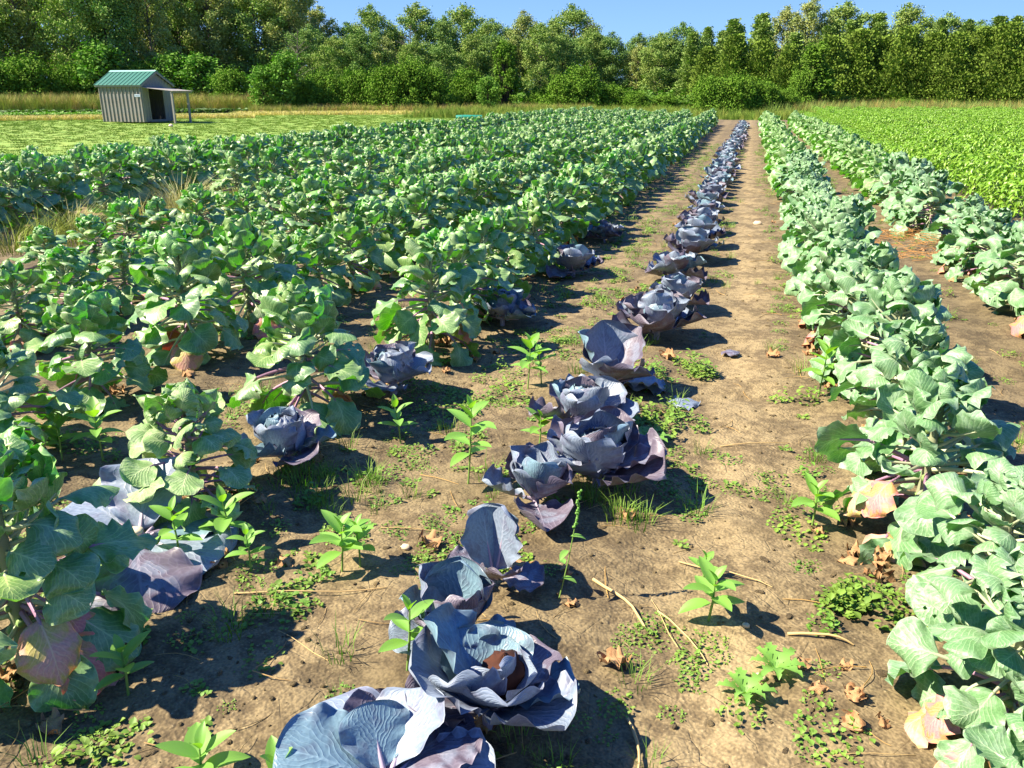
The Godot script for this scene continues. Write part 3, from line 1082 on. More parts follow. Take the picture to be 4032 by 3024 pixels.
# ---------------------------------------------------------------- trees
func build_trees() -> void:
	var r := RandomNumberGenerator.new()
	r.seed = 500
	var kinds := {"poplar": [], "broad": [], "dark": [], "cedar": [], "larch": [], "vine": [], "spire": [], "sapling": []}
	for k in 3:
		kinds.poplar.append(tree_node(leafy_tree(600 + k, 11.0, 1.9, 0.2, 16000, 0.066, 0.75, M.bark_pale, M.tree_olive)))
		kinds.broad.append(tree_node(leafy_tree(610 + k, 9.5, 2.3, 0.16, 17000, 0.07, 0.6, M.bark_pale, M.tree_leaf)))
		kinds.dark.append(tree_node(leafy_tree(620 + k, 10.0, 2.5, 0.14, 17000, 0.071, 0.5, M.bark, M.tree_dark)))
		kinds.cedar.append(tree_node(conifer(630 + k, 6.2, 2.0, 17000, 0.0, M.cedar_leaf)))
		kinds.larch.append(tree_node(conifer(640 + k, 9.5, 1.9, 16000, 1.0, M.larch_leaf)))
		kinds.vine.append(tree_node(mound(650 + k, 2.2, 3.2, 90, 13000, 0.066, M.vine_leaf)))
		kinds.spire.append(tree_node(mound(660 + k, 1.3, 5.6, 80, 11000, 0.066, M.vine_leaf)))
		kinds.sapling.append(tree_node(leafy_tree(670 + k, 4.0, 1.0, 0.08, 5000, 0.07, 0.8, M.bark, M.tree_fresh)))
	var base_h := {"poplar": 11.0, "broad": 9.5, "dark": 10.0, "cedar": 6.2, "larch": 9.5, "vine": 3.2, "spire": 5.6, "sapling": 4.0}
	var words := {
		"poplar": ["olive green poplar with pale trunk", "poplar tree"], "broad": ["mid green leafy tree with pale trunk", "tree"],
		"dark": ["dark green broad tree", "tree"], "cedar": ["dense dark cedar with foliage to the ground", "cedar"],
		"larch": ["feathery light green larch", "larch"], "vine": ["vine covered bush", "bush"], "spire": ["tall snag smothered in vines", "vine covered tree"],
		"sapling": ["fresh green sapling", "sapling"]}
	var called := {"poplar": "poplar_tree", "broad": "leafy_tree", "dark": "broad_tree", "cedar": "cedar_tree", "larch": "larch_tree", "vine": "vine_bush", "spire": "vine_covered_tree", "sapling": "sapling"}
	var count := {}
	# [kind, azimuth, distance, height, width factor, where]
	var list := []
	# front rank of the woods, left to middle
	var mix := ["poplar", "broad", "poplar", "broad", "dark", "poplar", "broad"]
	var az := -48.0
	var k := 0
	while az < -28.5:
		list.append([mix[k % 7], az, r.randf_range(96, 103), r.randf_range(11.5, 14.5), r.randf_range(1.0, 1.3), "front rank of left woods"])
		az += r.randf_range(1.8, 2.6)
		k += 1
	az = -48.0
	while az < -28.0:
		list.append([mix[(k + 3) % 7], az, r.randf_range(106, 112), r.randf_range(13.0, 16.0), r.randf_range(1.1, 1.4), "back rank of left woods"])
		az += r.randf_range(1.6, 2.3)
		k += 1
	# skyline rank, measured
	var line := [[-27.3, 10.8, "poplar"], [-25.7, 8.8, "dark"], [-24.2, 10.6, "broad"], [-22.8, 9.0, "poplar"], [-21.3, 11.0, "broad"], [-19.6, 9.5, "dark"], [-18.4, 11.0, "broad"], [-16.6, 9.3, "broad"], [-14.6, 10.4, "poplar"], [-12.8, 9.1, "broad"], [-11.5, 11.0, "broad"], [-9.9, 8.0, "broad"], [-7.2, 7.9, "dark"], [-5.5, 8.1, "dark"], [-3.8, 7.6, "larch"], [-2.1, 8.4, "larch"], [-1.1, 8.8, "larch"], [0.2, 9.8, "larch"], [1.6, 10.7, "poplar"], [3.1, 10.9, "poplar"], [5.0, 10.7, "broad"], [6.8, 9.9, "larch"], [8.3, 10.1, "broad"], [10.5, 9.2, "broad"], [12.2, 8.4, "dark"], [14.0, 8.9, "larch"], [15.6, 9.0, "broad"]]
	for e in line:
		list.append([e[2], e[0], 101.0 + r.randf_range(-2, 4), e[1], r.randf_range(0.85, 1.1) * (1.6 if e[2] == "larch" else 1.1), "on the skyline"])
	az = -28.0
	while az < -3.5:
		list.append([["broad", "dark", "broad", "dark", "poplar"][k % 5], az, r.randf_range(88, 95), r.randf_range(6.4, 8.2), r.randf_range(1.0, 1.2), "middle woods"])
		az += r.randf_range(1.3, 1.9)
		k += 1
	az = -3.0
	while az < 17.5:
		list.append(["larch", az, r.randf_range(90, 97), r.randf_range(7.4, 8.9), r.randf_range(1.35, 1.7), "behind the cedars"])
		az += r.randf_range(1.3, 1.9)
	az = -49.0
	while az < 18.0:
		list.append([["dark", "broad"][k % 2], az, r.randf_range(112, 120), r.randf_range(6.5, 8.0), 1.35, "deep in the woods"])
		az += r.randf_range(1.4, 2.0)
		k += 1
	# cedars on the right
	for e in [[-3.9, 86, 6.9, "larch"], [-2.9, 83, 5.3, "cedar"], [-1.3, 80, 6.1, "cedar"], [0.4, 80, 5.7, "cedar"], [2.0, 79, 5.2, "cedar"], [4.4, 79, 5.8, "cedar"], [6.0, 80, 6.3, "cedar"], [7.3, 81, 5.8, "cedar"], [8.5, 80, 6.4, "cedar"], [9.9, 80, 5.9, "cedar"], [11.2, 79, 5.8, "cedar"], [12.5, 80, 6.2, "cedar"], [13.7, 79, 6.4, "cedar"], [15.2, 79, 6.2, "cedar"]]:
		list.append([e[3], e[0], e[1], e[2] * 1.04, 1.4, "cedar wall on the right"])
	# bushes along the edge of the woods
	for e in [[-31.2, 74, 3.6, "sapling", 1.3], [-29.6, 74, 4.6, "sapling", 1.2], [-28.6, 75, 2.6, "vine", 0.8], [-27.3, 76, 3.2, "vine", 0.9], [-25.4, 76, 3.4, "vine", 0.9], [-23.4, 74, 3.6, "vine", 0.9], [-22.0, 74, 4.0, "vine", 1.0], [-20.6, 74, 3.4, "vine", 0.9], [-18.2, 76, 3.4, "vine", 0.85], [-15.7, 78, 6.2, "spire", 1.1], [-16.8, 72, 2.8, "sapling", 1.1], [-11.9, 76, 3.0, "vine", 0.95], [-10.8, 76, 3.7, "vine", 0.9], [-8.8, 77, 2.2, "vine", 0.8], [-7.2, 76, 1.7, "vine", 0.7], [-5.4, 77, 1.4, "vine", 0.7],
			[-2.5, 61, 2.6, "vine", 0.75], [-0.8, 61, 2.7, "vine", 0.7], [0.7, 62, 2.3, "vine", 0.65], [1.9, 63, 1.8, "vine", 0.6], [3.7, 73, 5.6, "spire", 1.15], [2.9, 72, 3.2, "vine", 0.62], [5.6, 74, 1.2, "vine", 0.55], [9.0, 75, 1.1, "vine", 0.6],
			[-46.0, 92, 4.4, "vine", 1.3], [-43.9, 92, 4.6, "vine", 1.3], [-41.8, 93, 4.0, "vine", 1.2], [-40.2, 92, 6.0, "sapling", 1.7], [-38.0, 93, 4.4, "vine", 1.1], [-36.2, 92, 5.2, "sapling", 1.4], [-34.7, 90, 5.0, "sapling", 1.5], [-33.0, 86, 3.6, "vine", 1.0], [-13.6, 78, 2.0, "vine", 0.7], [-47.8, 93, 5.0, "vine", 1.2]]:
		list.append([e[3], e[0], e[1], e[2], e[4], "woodland edge"])
	for e in list:
		var kind: String = e[0]
		var key: String = kind + e[5]
		count[key] = count.get(key, 0) + 1
	var total := count.duplicate()
	var done := {}
	list.sort_custom(func(p, q): return p[1] < q[1])
	for e in list:
		var kind: String = e[0]
		var key: String = kind + e[5]
		done[key] = done.get(key, 0) + 1
		var hs: float = e[3] / base_h[kind]
		var ws: float = e[4] * clampf(hs, 0.8, 1.25)
		if kind in ["vine", "spire"]:
			ws = e[4]
		var label: String = "%s, %s from left, %s" % [words[kind][0], ordinal(done[key]), e[5]]
		copy_of(kinds[kind][r.randi() % 3], called[kind], label, words[kind][1], polar(e[1], e[2]), r.randf() * TAU, Vector3(ws, hs, ws), words[kind][1] + "s at the edge of the field")
	# two bare dead trees
	for e in [[-29.0, 82, 7.0, "leaning dead tree with bare pale branches at the edge of the woods"], [-10.4, 99, 9.2, "bare dead treetop standing against the sky in the middle woods"], [-22.0, 90, 8.0, "thin dead tree with bare twigs among the middle woods"]]:
		var w := MB.new()
		var h: float = e[2]
		w.tube([Vector3(0, -0.2, 0), Vector3(0.2, h * 0.5, 0.1), Vector3(0.5, h, 0.0)], [0.13, 0.08, 0.015], 6)
		var tw := MB.new()
		for q in 26:
			var f := r.randf_range(0.35, 0.97)
			var a := r.randf() * TAU
			var root := Vector3(0.5 * f * f, h * f, 0.05)
			var d := Vector3(cos(a), r.randf_range(0.4, 1.0), sin(a)).normalized()
			var L := (1.1 - f) * h * 0.4 + 0.3
			tw.tube([root, root + d * L * 0.5, root + d * L + Vector3(0, -0.1, 0)], [0.035, 0.022, 0.008], 4, false)
		var o := thing("dead_tree", e[3], "dead tree", polar(e[0], e[1]))
		part("trunk", w.mesh(M.bark_pale), o)
		part("branches", tw.mesh(M.bark_pale), o)

# ---------------------------------------------------------------- Brussels sprouts
func build_sprouts() -> void:
	var r := RandomNumberGenerator.new()
	r.seed = 900
	var protos := []
	for k in 12:
		protos.append(sprout_plant(910 + k, 0.5, 72 if k < 8 else 74, 0.09, 0.98 if k < 8 else 0.97, k >= 8))
	var joined := []
	for k in 6:
		joined.append(sprout_joined(930 + k, 0.5, 66))
	var joined_nodes := []
	var joined_meshes := []
	for j in joined:
		var o := Node3D.new()
		part("foliage", j[0].mesh(M.sprout_foliage), o).set_meta("kind", "stuff")
		part("stem", j[1].mesh(M.sprout_stalk), o)
		joined_nodes.append(o)
		var m := ArrayMesh.new()
		j[0].add_to(m, M.sprout_foliage)
		j[1].add_to(m, M.sprout_stalk)
		joined_meshes.append(m)
	# rows: [x, first z, last z, where, measured near plants as [x, z, height]]
	var rows := [
		[0.75, -4.75, -44.0, "first row right of the bare path", [[0.74, -1.48, 0.4], [0.72, -1.87, 0.46], [0.80, -2.34, 0.5], [0.70, -2.89, 0.6], [0.76, -3.55, 0.62], [0.78, -4.22, 0.63]]],
		[2.0, -5.0, -44.0, "second row right of the bare path", []],
		[-1.8, -5.15, -44.0, "first row left of the purple cabbages", [[-1.8, -1.5, 0.62], [-1.87, -2.36, 0.5], [-1.93, -3.33, 0.62], [-1.75, -4.55, 0.68]]],
		[-3.05, -4.7, -45.0, "second row left of the purple cabbages", [[-3.0, -2.6, 0.5], [-3.09, -3.27, 0.57], [-3.1, -4.06, 0.68]]],
		[-4.3, -4.0, -45.5, "third row left of the purple cabbages", []],
		[-5.55, -5.6, -46.0, "fourth row left of the purple cabbages", []],
		[-6.8, -10.4, -46.5, "fifth row left of the purple cabbages", []],
		[-8.3, -6.8, -47.0, "sixth row left of the purple cabbages", []],
		[-9.3, -7.8, -38.0, "seventh row left of the purple cabbages", []],
		[-10.3, -9.0, -25.0, "eighth row left of the purple cabbages", []]]
	var all := []
	for row in rows:
		var places: Array = row[4].duplicate()
		var z: float = row[1]
		while z > row[2]:
			var h := r.randf_range(0.54, 0.72)
			var skip := false
			if row[0] == 2.0 and z < -8.8 and z > -9.9:
				skip = true
			if row[0] < -6.0 and r.randf() < 0.06:
				skip = true
			if row[0] == -4.3 and z > -7.5:
				h *= 0.8
			if row[0] == -5.55 and z > -11.0:
				h *= 0.75
			if row[0] == -8.3:
				h = r.randf_range(0.68, 0.8)
			if row[0] < -9.0:
				h *= lerpf(1.0, 0.72, clampf((-z - 12.0) / 14.0, 0.0, 1.0))
			if not skip:
				places.append([row[0] + r.randf_range(-0.07, 0.07), z, h])
			z -= r.randf_range(0.44, 0.54) if row[0] != -8.3 else r.randf_range(0.36, 0.42)
		var n := 0
		for p in places:
			var at := on_soil(p[0], p[1])
			if not in_view(at + Vector3(0, 0.3, 0), 0.9 if p[1] > -8.0 else 0.5):
				continue
			n += 1
			all.append({"at": at, "h": p[2], "d": Vector2(p[0], p[1]).length(), "n": n, "where": row[3]})
	all.sort_custom(func(a, b): return a.d < b.d)
	var rest := [[], [], [], [], [], []]
	var special := {
		"first row left of the purple cabbages1": "large sprout plant cut by the left edge with pink hanging leaf",
		"first row left of the purple cabbages2": "small greyish sprout plant with bare purple stalks behind the fallen cabbage",
		"first row left of the purple cabbages4": "tall bushy sprout plant with red fading leaf behind the middle milkweed",
		"first row right of the bare path1": "bottom right corner sprout plant cut by the frame"}
	for i in all.size():
		var e: Dictionary = all[i]
		var s: float = e.h / 0.58
		var size := Vector3(lerpf(1.0, s, 0.6), s, lerpf(1.0, s, 0.6)) * r.randf_range(0.96, 1.06) * (1.06 if e.at.x > 0.0 else 1.08)
		var turn := r.randf() * TAU
		if i >= 300:
			rest[r.randi() % 6].append(Transform3D(Basis(Vector3.UP, turn).scaled_local(size), e.at))
			continue
		var label: String = "leafy green sprout plant, %s from camera in %s" % [ordinal(e.n), e.where]
		var key: String = e.where + str(e.n)
		if special.has(key):
			label = special[key]
		var o: Node3D
		if i < 130:
			o = copy_of(protos[8 + (i + r.randi() % 2) % 4 if e.at.x > 0.0 else (i * 3 + r.randi() % 2) % 8], "sprout_plant", label, "sprout plant", e.at, turn, size, "sprout plants in the rows")
			if e.d < 9.0:
				for k in r.randi_range(2, 4):
					var p := part("fading_leaf", fading_leaves[r.randi() % 5], o)
					p.transform = Transform3D(Basis(Vector3.UP, r.randf() * TAU), Vector3(0, r.randf_range(0.09, 0.16), 0))
					p.set_meta("label", "yellow and pink fading leaf")
		else:
			o = copy_of(joined_nodes[r.randi() % 6], "sprout_plant", label, "sprout plant", e.at, turn, size, "sprout plants in the rows")
		# the large fading leaves that hang over the path and the gap: [height, azimuth, size, stem rise]
		var hung: Array = {"first row right of the bare path4": [[0.24, 3.3, 1.25], [0.2, 3.0, 1.1], [0.26, 3.7, 1.1]], "first row right of the bare path2": [[0.16, 3.4, 1.1]], "first row left of the purple cabbages1": [[0.24, -0.5, 1.35], [0.2, 0.0, 1.0]], "first row left of the purple cabbages4": [[0.2, 0.1, 1.1], [0.3, 0.4, 1.0]]}.get(key, [])
		for g in hung:
			var p := part("fading_leaf", fading_leaves[(i + int(g[0] * 100)) % 5], o)
			p.transform = Transform3D(Basis(Vector3.UP, g[1] - turn).scaled_local(Vector3.ONE * g[2] * 0.74), Vector3(0, g[0], 0))
			p.set_meta("label", "large pink and yellow fading leaf")
		if key == "first row left of the purple cabbages2":
			for c in o.get_children():
				if c.name.begins_with("leaf"):
					var m: ArrayMesh = c.mesh.duplicate()
					m.surface_set_material(0, M.sprout_grey)
					m.surface_set_material(1, M.sprout_stalk_purple)
					c.mesh = m
	var crowd := Node3D.new()
	crowd.name = "far_sprout_plants"
	add_child(crowd)
	tag(crowd, "mass of green sprout plants filling the far ends of the rows", "sprout plants")
	crowd.set_meta("kind", "stuff")
	for k in 6:
		if rest[k].is_empty():
			continue
		var mm := MultiMesh.new()
		mm.transform_format = MultiMesh.TRANSFORM_3D
		mm.mesh = joined_meshes[k]
		mm.instance_count = rest[k].size()
		for i in rest[k].size():
			mm.set_instance_transform(i, rest[k][i])
		var o := MultiMeshInstance3D.new()
		o.name = "plants"
		o.multimesh = mm
		crowd.add_child(o, true)
		o.set_meta("kind", "stuff")
	# leaves of particular plants that the photograph shows fading
	for p in protos + joined_nodes:
		p.free()

# ---------------------------------------------------------------- red cabbages
func az_cam(deg: float) -> float:
	# azimuth measured from the camera's right, counter-clockwise seen from above
	return deg_to_rad(deg + YAW)

func place_cabbage(o: Node3D, label: String, x: float, z: float, turn := 0.0, size := 1.0, group := "purple cabbages in the rows") -> void:
	o.name = numbered("purple_cabbage")
	add_child(o)
	o.transform = Transform3D(Basis(Vector3.UP, turn).scaled_local(Vector3.ONE * size), on_soil(x, z))
	tag(o, label, "cabbage", group)

func build_cabbages() -> void:
	var r := RandomNumberGenerator.new()
	r.seed = 1200
	# 1: sprawling leaves at the bottom edge
	var o := Node3D.new()
	for e in [[100, 0.26, 0.35, 0.1, "plum"], [140, 0.3, 0.5, -0.1, "pale"], [175, 0.28, 0.65, 0.2, "blue"], [35, 0.26, 0.5, -0.2, "plum"], [65, 0.24, 0.7, 0.3, "pale"], [0, 0.26, 0.3, -0.3, "leaf"], [-60, 0.26, 0.4, 0.0, "blue"], [-120, 0.24, 0.3, 0.0, "plum"], [120, 0.18, 0.9, 0.9, "blue"]]:
		cab_leaf(o, r, az_cam(e[0]), 0.07, cab_spec(r, e[1], e[2], e[3], r.randf_range(-0.5, 0.2), 0.08), M["cabbage_" + e[4]], true, r.randf_range(-0.25, 0.25))
	place_cabbage(o, "sprawling purple cabbage cut by the bottom edge of the photo", -0.64, -1.3, 0.0, 0.8)
	# 2: the open one with a brown heart
	o = Node3D.new()
	for e in [[170, 0.34, 1.15, 0.75, "blue", -0.7], [205, 0.32, 0.95, 0.5, "leaf", -0.5], [130, 0.24, 1.1, 0.7, "blue", -0.7], [80, 0.24, 0.95, 0.6, "blue", -0.6], [30, 0.26, 0.6, 0.2, "plum", -0.5], [-5, 0.28, 0.55, -0.1, "blue", -0.6], [-40, 0.3, 0.5, 0.05, "leaf", -0.8], [-80, 0.26, 0.75, 0.7, "pale", -0.8], [-115, 0.27, 0.9, 0.8, "leaf", -0.8], [-20, 0.22, 0.9, 0.8, "pale", -0.8], [-60, 0.22, 1.1, 1.3, "pale", -0.9], [-150, 0.27, 0.45, 0.3, "plum", -0.6], [55, 0.2, 1.0, 0.9, "blue", -0.8]]:
		cab_leaf(o, r, az_cam(e[0]), 0.08, cab_spec(r, e[1], e[2], e[3], e[5], 0.11), M["cabbage_" + e[4]], true, r.randf_range(-0.15, 0.15))
	var hb := MB.new()
	ball(hb, Vector3(0.05, 0.2, -0.03), Vector3(0.075, 0.07, 0.075), 18, 12, 0.5)
	part("brown_heart", hb.mesh(M.rotten), o)
	var stm := MB.new()
	stm.tube([Vector3(0, -0.03, 0), Vector3(0, 0.1, 0)], [0.022, 0.02], 7)
	part("stem", stm.mesh(M.cabbage_rib), o)
	place_cabbage(o, "big open bluish cabbage with rotten brown heart", -0.5, -1.6, 0.0, 0.74)
	# 3: folded upright leaves
	o = Node3D.new()
	for e in [[150, 0.3, 0.9, 1.2, "leaf", -0.9], [190, 0.26, 0.7, 0.9, "blue", -0.8], [60, 0.3, 1.2, 1.5, "blue", -0.9], [-60, 0.28, 0.9, 1.4, "plum", -1.0], [-110, 0.26, 0.7, 0.8, "plum", -0.8], [10, 0.26, 0.9, 1.1, "plum", -1.0], [100, 0.3, 1.1, 1.2, "blue", -0.8], [-20, 0.22, 0.3, -0.2, "blue", -0.3], [-160, 0.24, 0.3, 0.1, "leaf", -0.4]]:
		cab_leaf(o, r, az_cam(e[0]), 0.06, cab_spec(r, e[1], e[2], e[3], e[5], 0.11), M["cabbage_" + e[4]], true, r.randf_range(-0.15, 0.15))
	place_cabbage(o, "purple cabbage of folded upright leaves behind the rotten one", -0.68, -1.87, 0.0, 0.68)
	# 4: two tall leaves
	o = Node3D.new()
	for e in [[120, 0.3, 1.2, 1.35, "blue", -0.6], [50, 0.32, 1.3, 1.5, "leaf", -0.5], [-80, 0.22, 0.5, 0.7, "plum", -0.8], [-20, 0.2, 0.2, -0.2, "plum", -0.4], [170, 0.2, 0.4, 0.2, "plum", -0.4]]:
		cab_leaf(o, r, az_cam(e[0]), 0.06, cab_spec(r, e[1], e[2], e[3], e[5], 0.1), M["cabbage_" + e[4]], true, 0.0)
	place_cabbage(o, "thin cabbage with two tall upright bluish leaves", -0.66, -2.2, 0.0, 0.68)
	# 5 to 11, then the long row
	place_cabbage(cabbage(1301, 0.24, 10, 0.45, 0.0), "open purple cabbage beside the tallest milkweed", -0.66, -2.74, 0.0, 0.82)
	place_cabbage(cabbage(1302, 0.26, 13, 0.35, 0.09), "large greenish purple cabbage with round heart in middle of row", -0.47, -3.0, 0.0, 0.95)
	place_cabbage(cabbage(1303, 0.21, 12, 0.5, 0.08), "ruffled purple cabbage just behind the large greenish one", -0.62, -3.5)
	o = Node3D.new()
	for e in [[160, 0.34, 1.0, 1.1, "blue", -0.8], [110, 0.36, 1.2, 1.3, "leaf", -0.8], [40, 0.36, 1.0, 1.1, "plum", -0.9], [-70, 0.28, 0.5, 0.7, "plum", -0.8], [-120, 0.28, 0.6, 0.8, "leaf", -0.8], [-10, 0.3, 0.15, -0.2, "pale", -0.2], [20, 0.34, 0.1, -0.3, "pale", 0.2], [-160, 0.28, 0.1, -0.2, "pale", -0.3], [-40, 0.28, 0.4, 0.3, "plum", -0.7]]:
		cab_leaf(o, r, az_cam(e[0]), 0.06, cab_spec(r, e[1], e[2], e[3], e[5], 0.11), M["cabbage_" + e[4]], true, r.randf_range(-0.15, 0.15))
	place_cabbage(o, "spiky upright purple cabbage with flat pale outer leaves", -0.6, -4.15, 0.0, 0.85)
	var z := -5.25
	var n := 8
	var protos := []
	for k in 5:
		protos.append(cabbage(1310 + k, 0.24, 13, 0.5 + 0.05 * (k % 3), 0.09))
	var far := []
	for k in 4:
		far.append(cabbage(1330 + k, 0.24, 10, 0.55, 0.09, false))
	while z > -44.0:
		n += 1
		var x := -0.47 + 0.15 * clampf((-z - 10.0) / 25.0, 0, 1) + r.randf_range(-0.08, 0.08)
		var src: Node3D = protos[n % 5] if z > -13.0 else far[n % 4]
		copy_of(src, "purple_cabbage", "purple cabbage, %s from camera in the row beside the path" % ordinal(n), "cabbage", on_soil(x, z), r.randf() * TAU, Vector3.ONE * r.randf_range(0.85, 1.12) * (1.0 if z > -12.0 else 0.88), "purple cabbages in the rows")
		z -= r.randf_range(0.42, 0.62) if z < -13 else r.randf_range(0.75, 1.05)
	# cabbages at the foot of the first sprout row
	place_cabbage(cabbage(1401, 0.21, 12, 0.42, 0.085), "blue purple cabbage with neat round head beside small greyish sprout plant", -1.76, -2.83, 0.0, 0.9)
	place_cabbage(cabbage(1402, 0.2, 10, 0.5, 0.08), "purple cabbage half hidden under sprouts beside a red leaf", -1.68, -3.78)
	copy_of(protos[2], "purple_cabbage", "shaded purple cabbage under tall bushy sprout plant", "cabbage", on_soil(-1.52, -5.3), 1.0, Vector3.ONE * 0.9, "purple cabbages in the rows")
	copy_of(protos[3], "purple_cabbage", "dark purple cabbage at the right foot of the first left sprout row", "cabbage", on_soil(-1.36, -7.0), 2.0, Vector3.ONE * 0.95, "purple cabbages in the rows")
	copy_of(protos[1], "purple_cabbage", "small dark purple cabbage farther up the left sprout row", "cabbage", on_soil(-1.4, -8.9), 2.7, Vector3.ONE * 0.8, "purple cabbages in the rows")
	# the harvested one, a stump among fallen leaves
	o = Node3D.new()
	var st := MB.new()
	st.tube([Vector3(0, -0.03, 0), Vector3(0.005, 0.05, 0), Vector3(0, 0.1, 0.01)], [0.024, 0.022, 0.026], 9)
	part("stem", st.mesh(M.cabbage_rib), o)
	var cut := MB.new()
	ball(cut, Vector3(0, 0.1, 0.01), Vector3(0.027, 0.014, 0.027), 10, 6, 0.4)
	part("cut_stump", cut.mesh(M.cabbage_stump), o)
	for e in [[-66, 0.33, 0.2, -0.85, "plum", 0.15, 0.1], [95, 0.28, 0.95, 0.55, "pale", -0.3, 0.03], [150, 0.3, 0.5, -0.1, "pale", -0.2, 0.04], [15, 0.3, 0.1, -0.35, "pale", 0.5, 0.03], [40, 0.26, 0.2, -0.3, "blue", 0.3, 0.03], [-20, 0.3, 0.05, -0.25, "pale", 0.3, 0.03]]:
		var q := cab_spec(r, e[1], e[2], e[3], e[5], 0.14)
		q.lp = e[6]
		q.lr = 0.011
		cab_leaf(o, r, az_cam(e[0]), 0.06, q, M["cabbage_" + e[4]], true, 0.0)
	for k in 7:
		var b := MB.new()
		var a := az_cam(k * 52.0)
		b.tube([Vector3(cos(a) * 0.015, 0.06, -sin(a) * 0.015), Vector3(cos(a) * 0.06, 0.085, -sin(a) * 0.06)], [0.009, 0.006], 5)
		part("leaf_stub", b.mesh(M.cabbage_rib), o)
	place_cabbage(o, "harvested cabbage stump with large fallen leaves spread round it", -1.88, -2.06, 0.0, 0.95)
	# single leaves lying on the path
	for e in [[-0.2, -4.05, 0.17, 0.4, "pale", "pale purple cabbage leaf lying on the soil left of the path"], [0.1, -4.95, 0.12, 2.0, "plum", "small pink purple leaf lying in the middle of the path"]]:
		var b := MB.new()
		leaf(b, null, Transform3D(Basis(Vector3.UP, e[3]), Vector3(-e[2] * 0.5, 0.02, 0)), {"lp": 0.01, "lr": 0.004, "L": e[2], "W": e[2] * 0.5, "e0": 0.3, "ep": 0.3, "e1": -0.4, "curl": 0.5, "ruf": 0.15, "rk": 2.0}, 12, 10, r)
		var lm := part(numbered("fallen_leaf"), b.mesh(M["cabbage_" + e[4]]), self)
		lm.position = on_soil(e[0], e[1])
		tag(lm, e[5], "leaf")
	for p in protos + far:
		p.free()

# ---------------------------------------------------------------- peppers
func pepper_mesh(sd: int, n: int, R: float, H: float) -> Array:
	var r := RandomNumberGenerator.new()
	r.seed = sd
	var b := MB.new()
	var w := MB.new()
	w.tube([Vector3(0, -0.02, 0), Vector3(0, H * 0.4, 0)], [0.01, 0.007], 5)
	for k in 7:
		var a := k * 2.39996
		w.tube([Vector3(0, H * 0.3, 0), Vector3(cos(a) * R * 0.7, H * r.randf_range(0.6, 0.95), sin(a) * R * 0.7)], [0.006, 0.003], 4, false)
	for k in n:
		var g := r.randf_range(0.7, 1.0)
		b.tint = Color(g * r.randf_range(0.84, 1.0), g, g * 0.9)
		var a := r.randf() * TAU
		var h := H * (0.15 + 0.85 * sqrt(r.randf()))
		var d := R * sqrt(r.randf()) * (1.0 - 0.45 * pow(h / H, 4.0))
		var s := r.randf_range(0.045, 0.085)
		oval_leaf(b, Transform3D(Basis(Vector3.UP, a + r.randf_range(-0.9, 0.9)) * Basis(Vector3.BACK, r.randf_range(-0.9, 0.5)) * Basis(Vector3.RIGHT, r.randf_range(-0.6, 0.6)), Vector3(cos(a) * d, h, -sin(a) * d)), s, s * 0.22, 0.8, 0.3, 3)
	return [b, w]

func build_peppers() -> void:
	var r := RandomNumberGenerator.new()
	r.seed = 1500
	var sets := []
	var meshes := []
	for k in 5:
		var e := pepper_mesh(1510 + k, 340, 0.32, 0.6)
		var o := Node3D.new()
		part("foliage", e[0].mesh(M.pepper), o).set_meta("kind", "stuff")
		part("stem", e[1].mesh(M.milkweed_stem), o)
		sets.append(o)
		var m := ArrayMesh.new()
		e[0].add_to(m, M.pepper)
		e[1].add_to(m, M.milkweed_stem)
		meshes.append(m)
	var all := []
	var row := 0
	while row < 24:
		var x := 3.25 + row * 0.88
		var z := -7.0
		var n := 0
		while z > -62.0:
			var at := Vector3(x + r.randf_range(-0.1, 0.1), 0.02, z)
			if in_view(at + Vector3(0, 0.3, 0), 0.3):
				n += 1
				var h := r.randf_range(0.7, 1.15)
				if row == 0 and z < -20:
					h *= 0.7
				all.append({"at": at, "d": at.length(), "row": row + 1, "n": n, "h": h})
			z -= r.randf_range(0.36, 0.46)
		row += 1
	all.sort_custom(func(a, b): return a.d < b.d)
	var rest := [[], [], [], [], []]
	for i in all.size():
		var e: Dictionary = all[i]
		var turn := r.randf() * TAU
		var size := Vector3(1.05, e.h, 1.05) * r.randf_range(0.95, 1.08)
		if i < 260:
			copy_of(sets[i % 5], "pepper_plant", "bright green pepper plant, %s along row %s of the right hand field" % [ordinal(e.n), ordinal(e.row)], "pepper plant", e.at, turn, size, "pepper plants in the right hand field")
		else:
			rest[i % 5].append(Transform3D(Basis(Vector3.UP, turn).scaled_local(size), e.at))
	var crowd := Node3D.new()
	crowd.name = "far_pepper_plants"
	add_child(crowd)
	tag(crowd, "mass of bright green pepper plants filling the far right field", "pepper plants")
	crowd.set_meta("kind", "stuff")
	for k in 5:
		var mm := MultiMesh.new()
		mm.transform_format = MultiMesh.TRANSFORM_3D
		mm.mesh = meshes[k]
		mm.instance_count = rest[k].size()
		for i in rest[k].size():
			mm.set_instance_transform(i, rest[k][i])
		var o := MultiMeshInstance3D.new()
		o.name = "plants"
		o.multimesh = mm
		crowd.add_child(o, true)
		o.set_meta("kind", "stuff")
	for s in sets:
		s.free()

# ---------------------------------------------------------------- meadow and banks
func field_of(count: int, x0: float, x1: float, z0: float, z1: float, y: float, s0: float, s1: float, r: RandomNumberGenerator, clear_shed := true) -> Array:
	var out := []
	for k in count:
		var p := Vector3(r.randf_range(x0, x1), y, r.randf_range(z0, z1))
		if clear_shed and p.x > -33.7 and p.x < -30.9 and p.z > -42.0 and p.z < -39.3:
			continue
		if not in_view(p, 1.0):
			continue
		var s := r.randf_range(s0, s1)
		out.append(Transform3D(Basis(Vector3.UP, r.randf() * TAU).scaled_local(Vector3(s, s * r.randf_range(0.7, 1.2), s)), p))
	return out

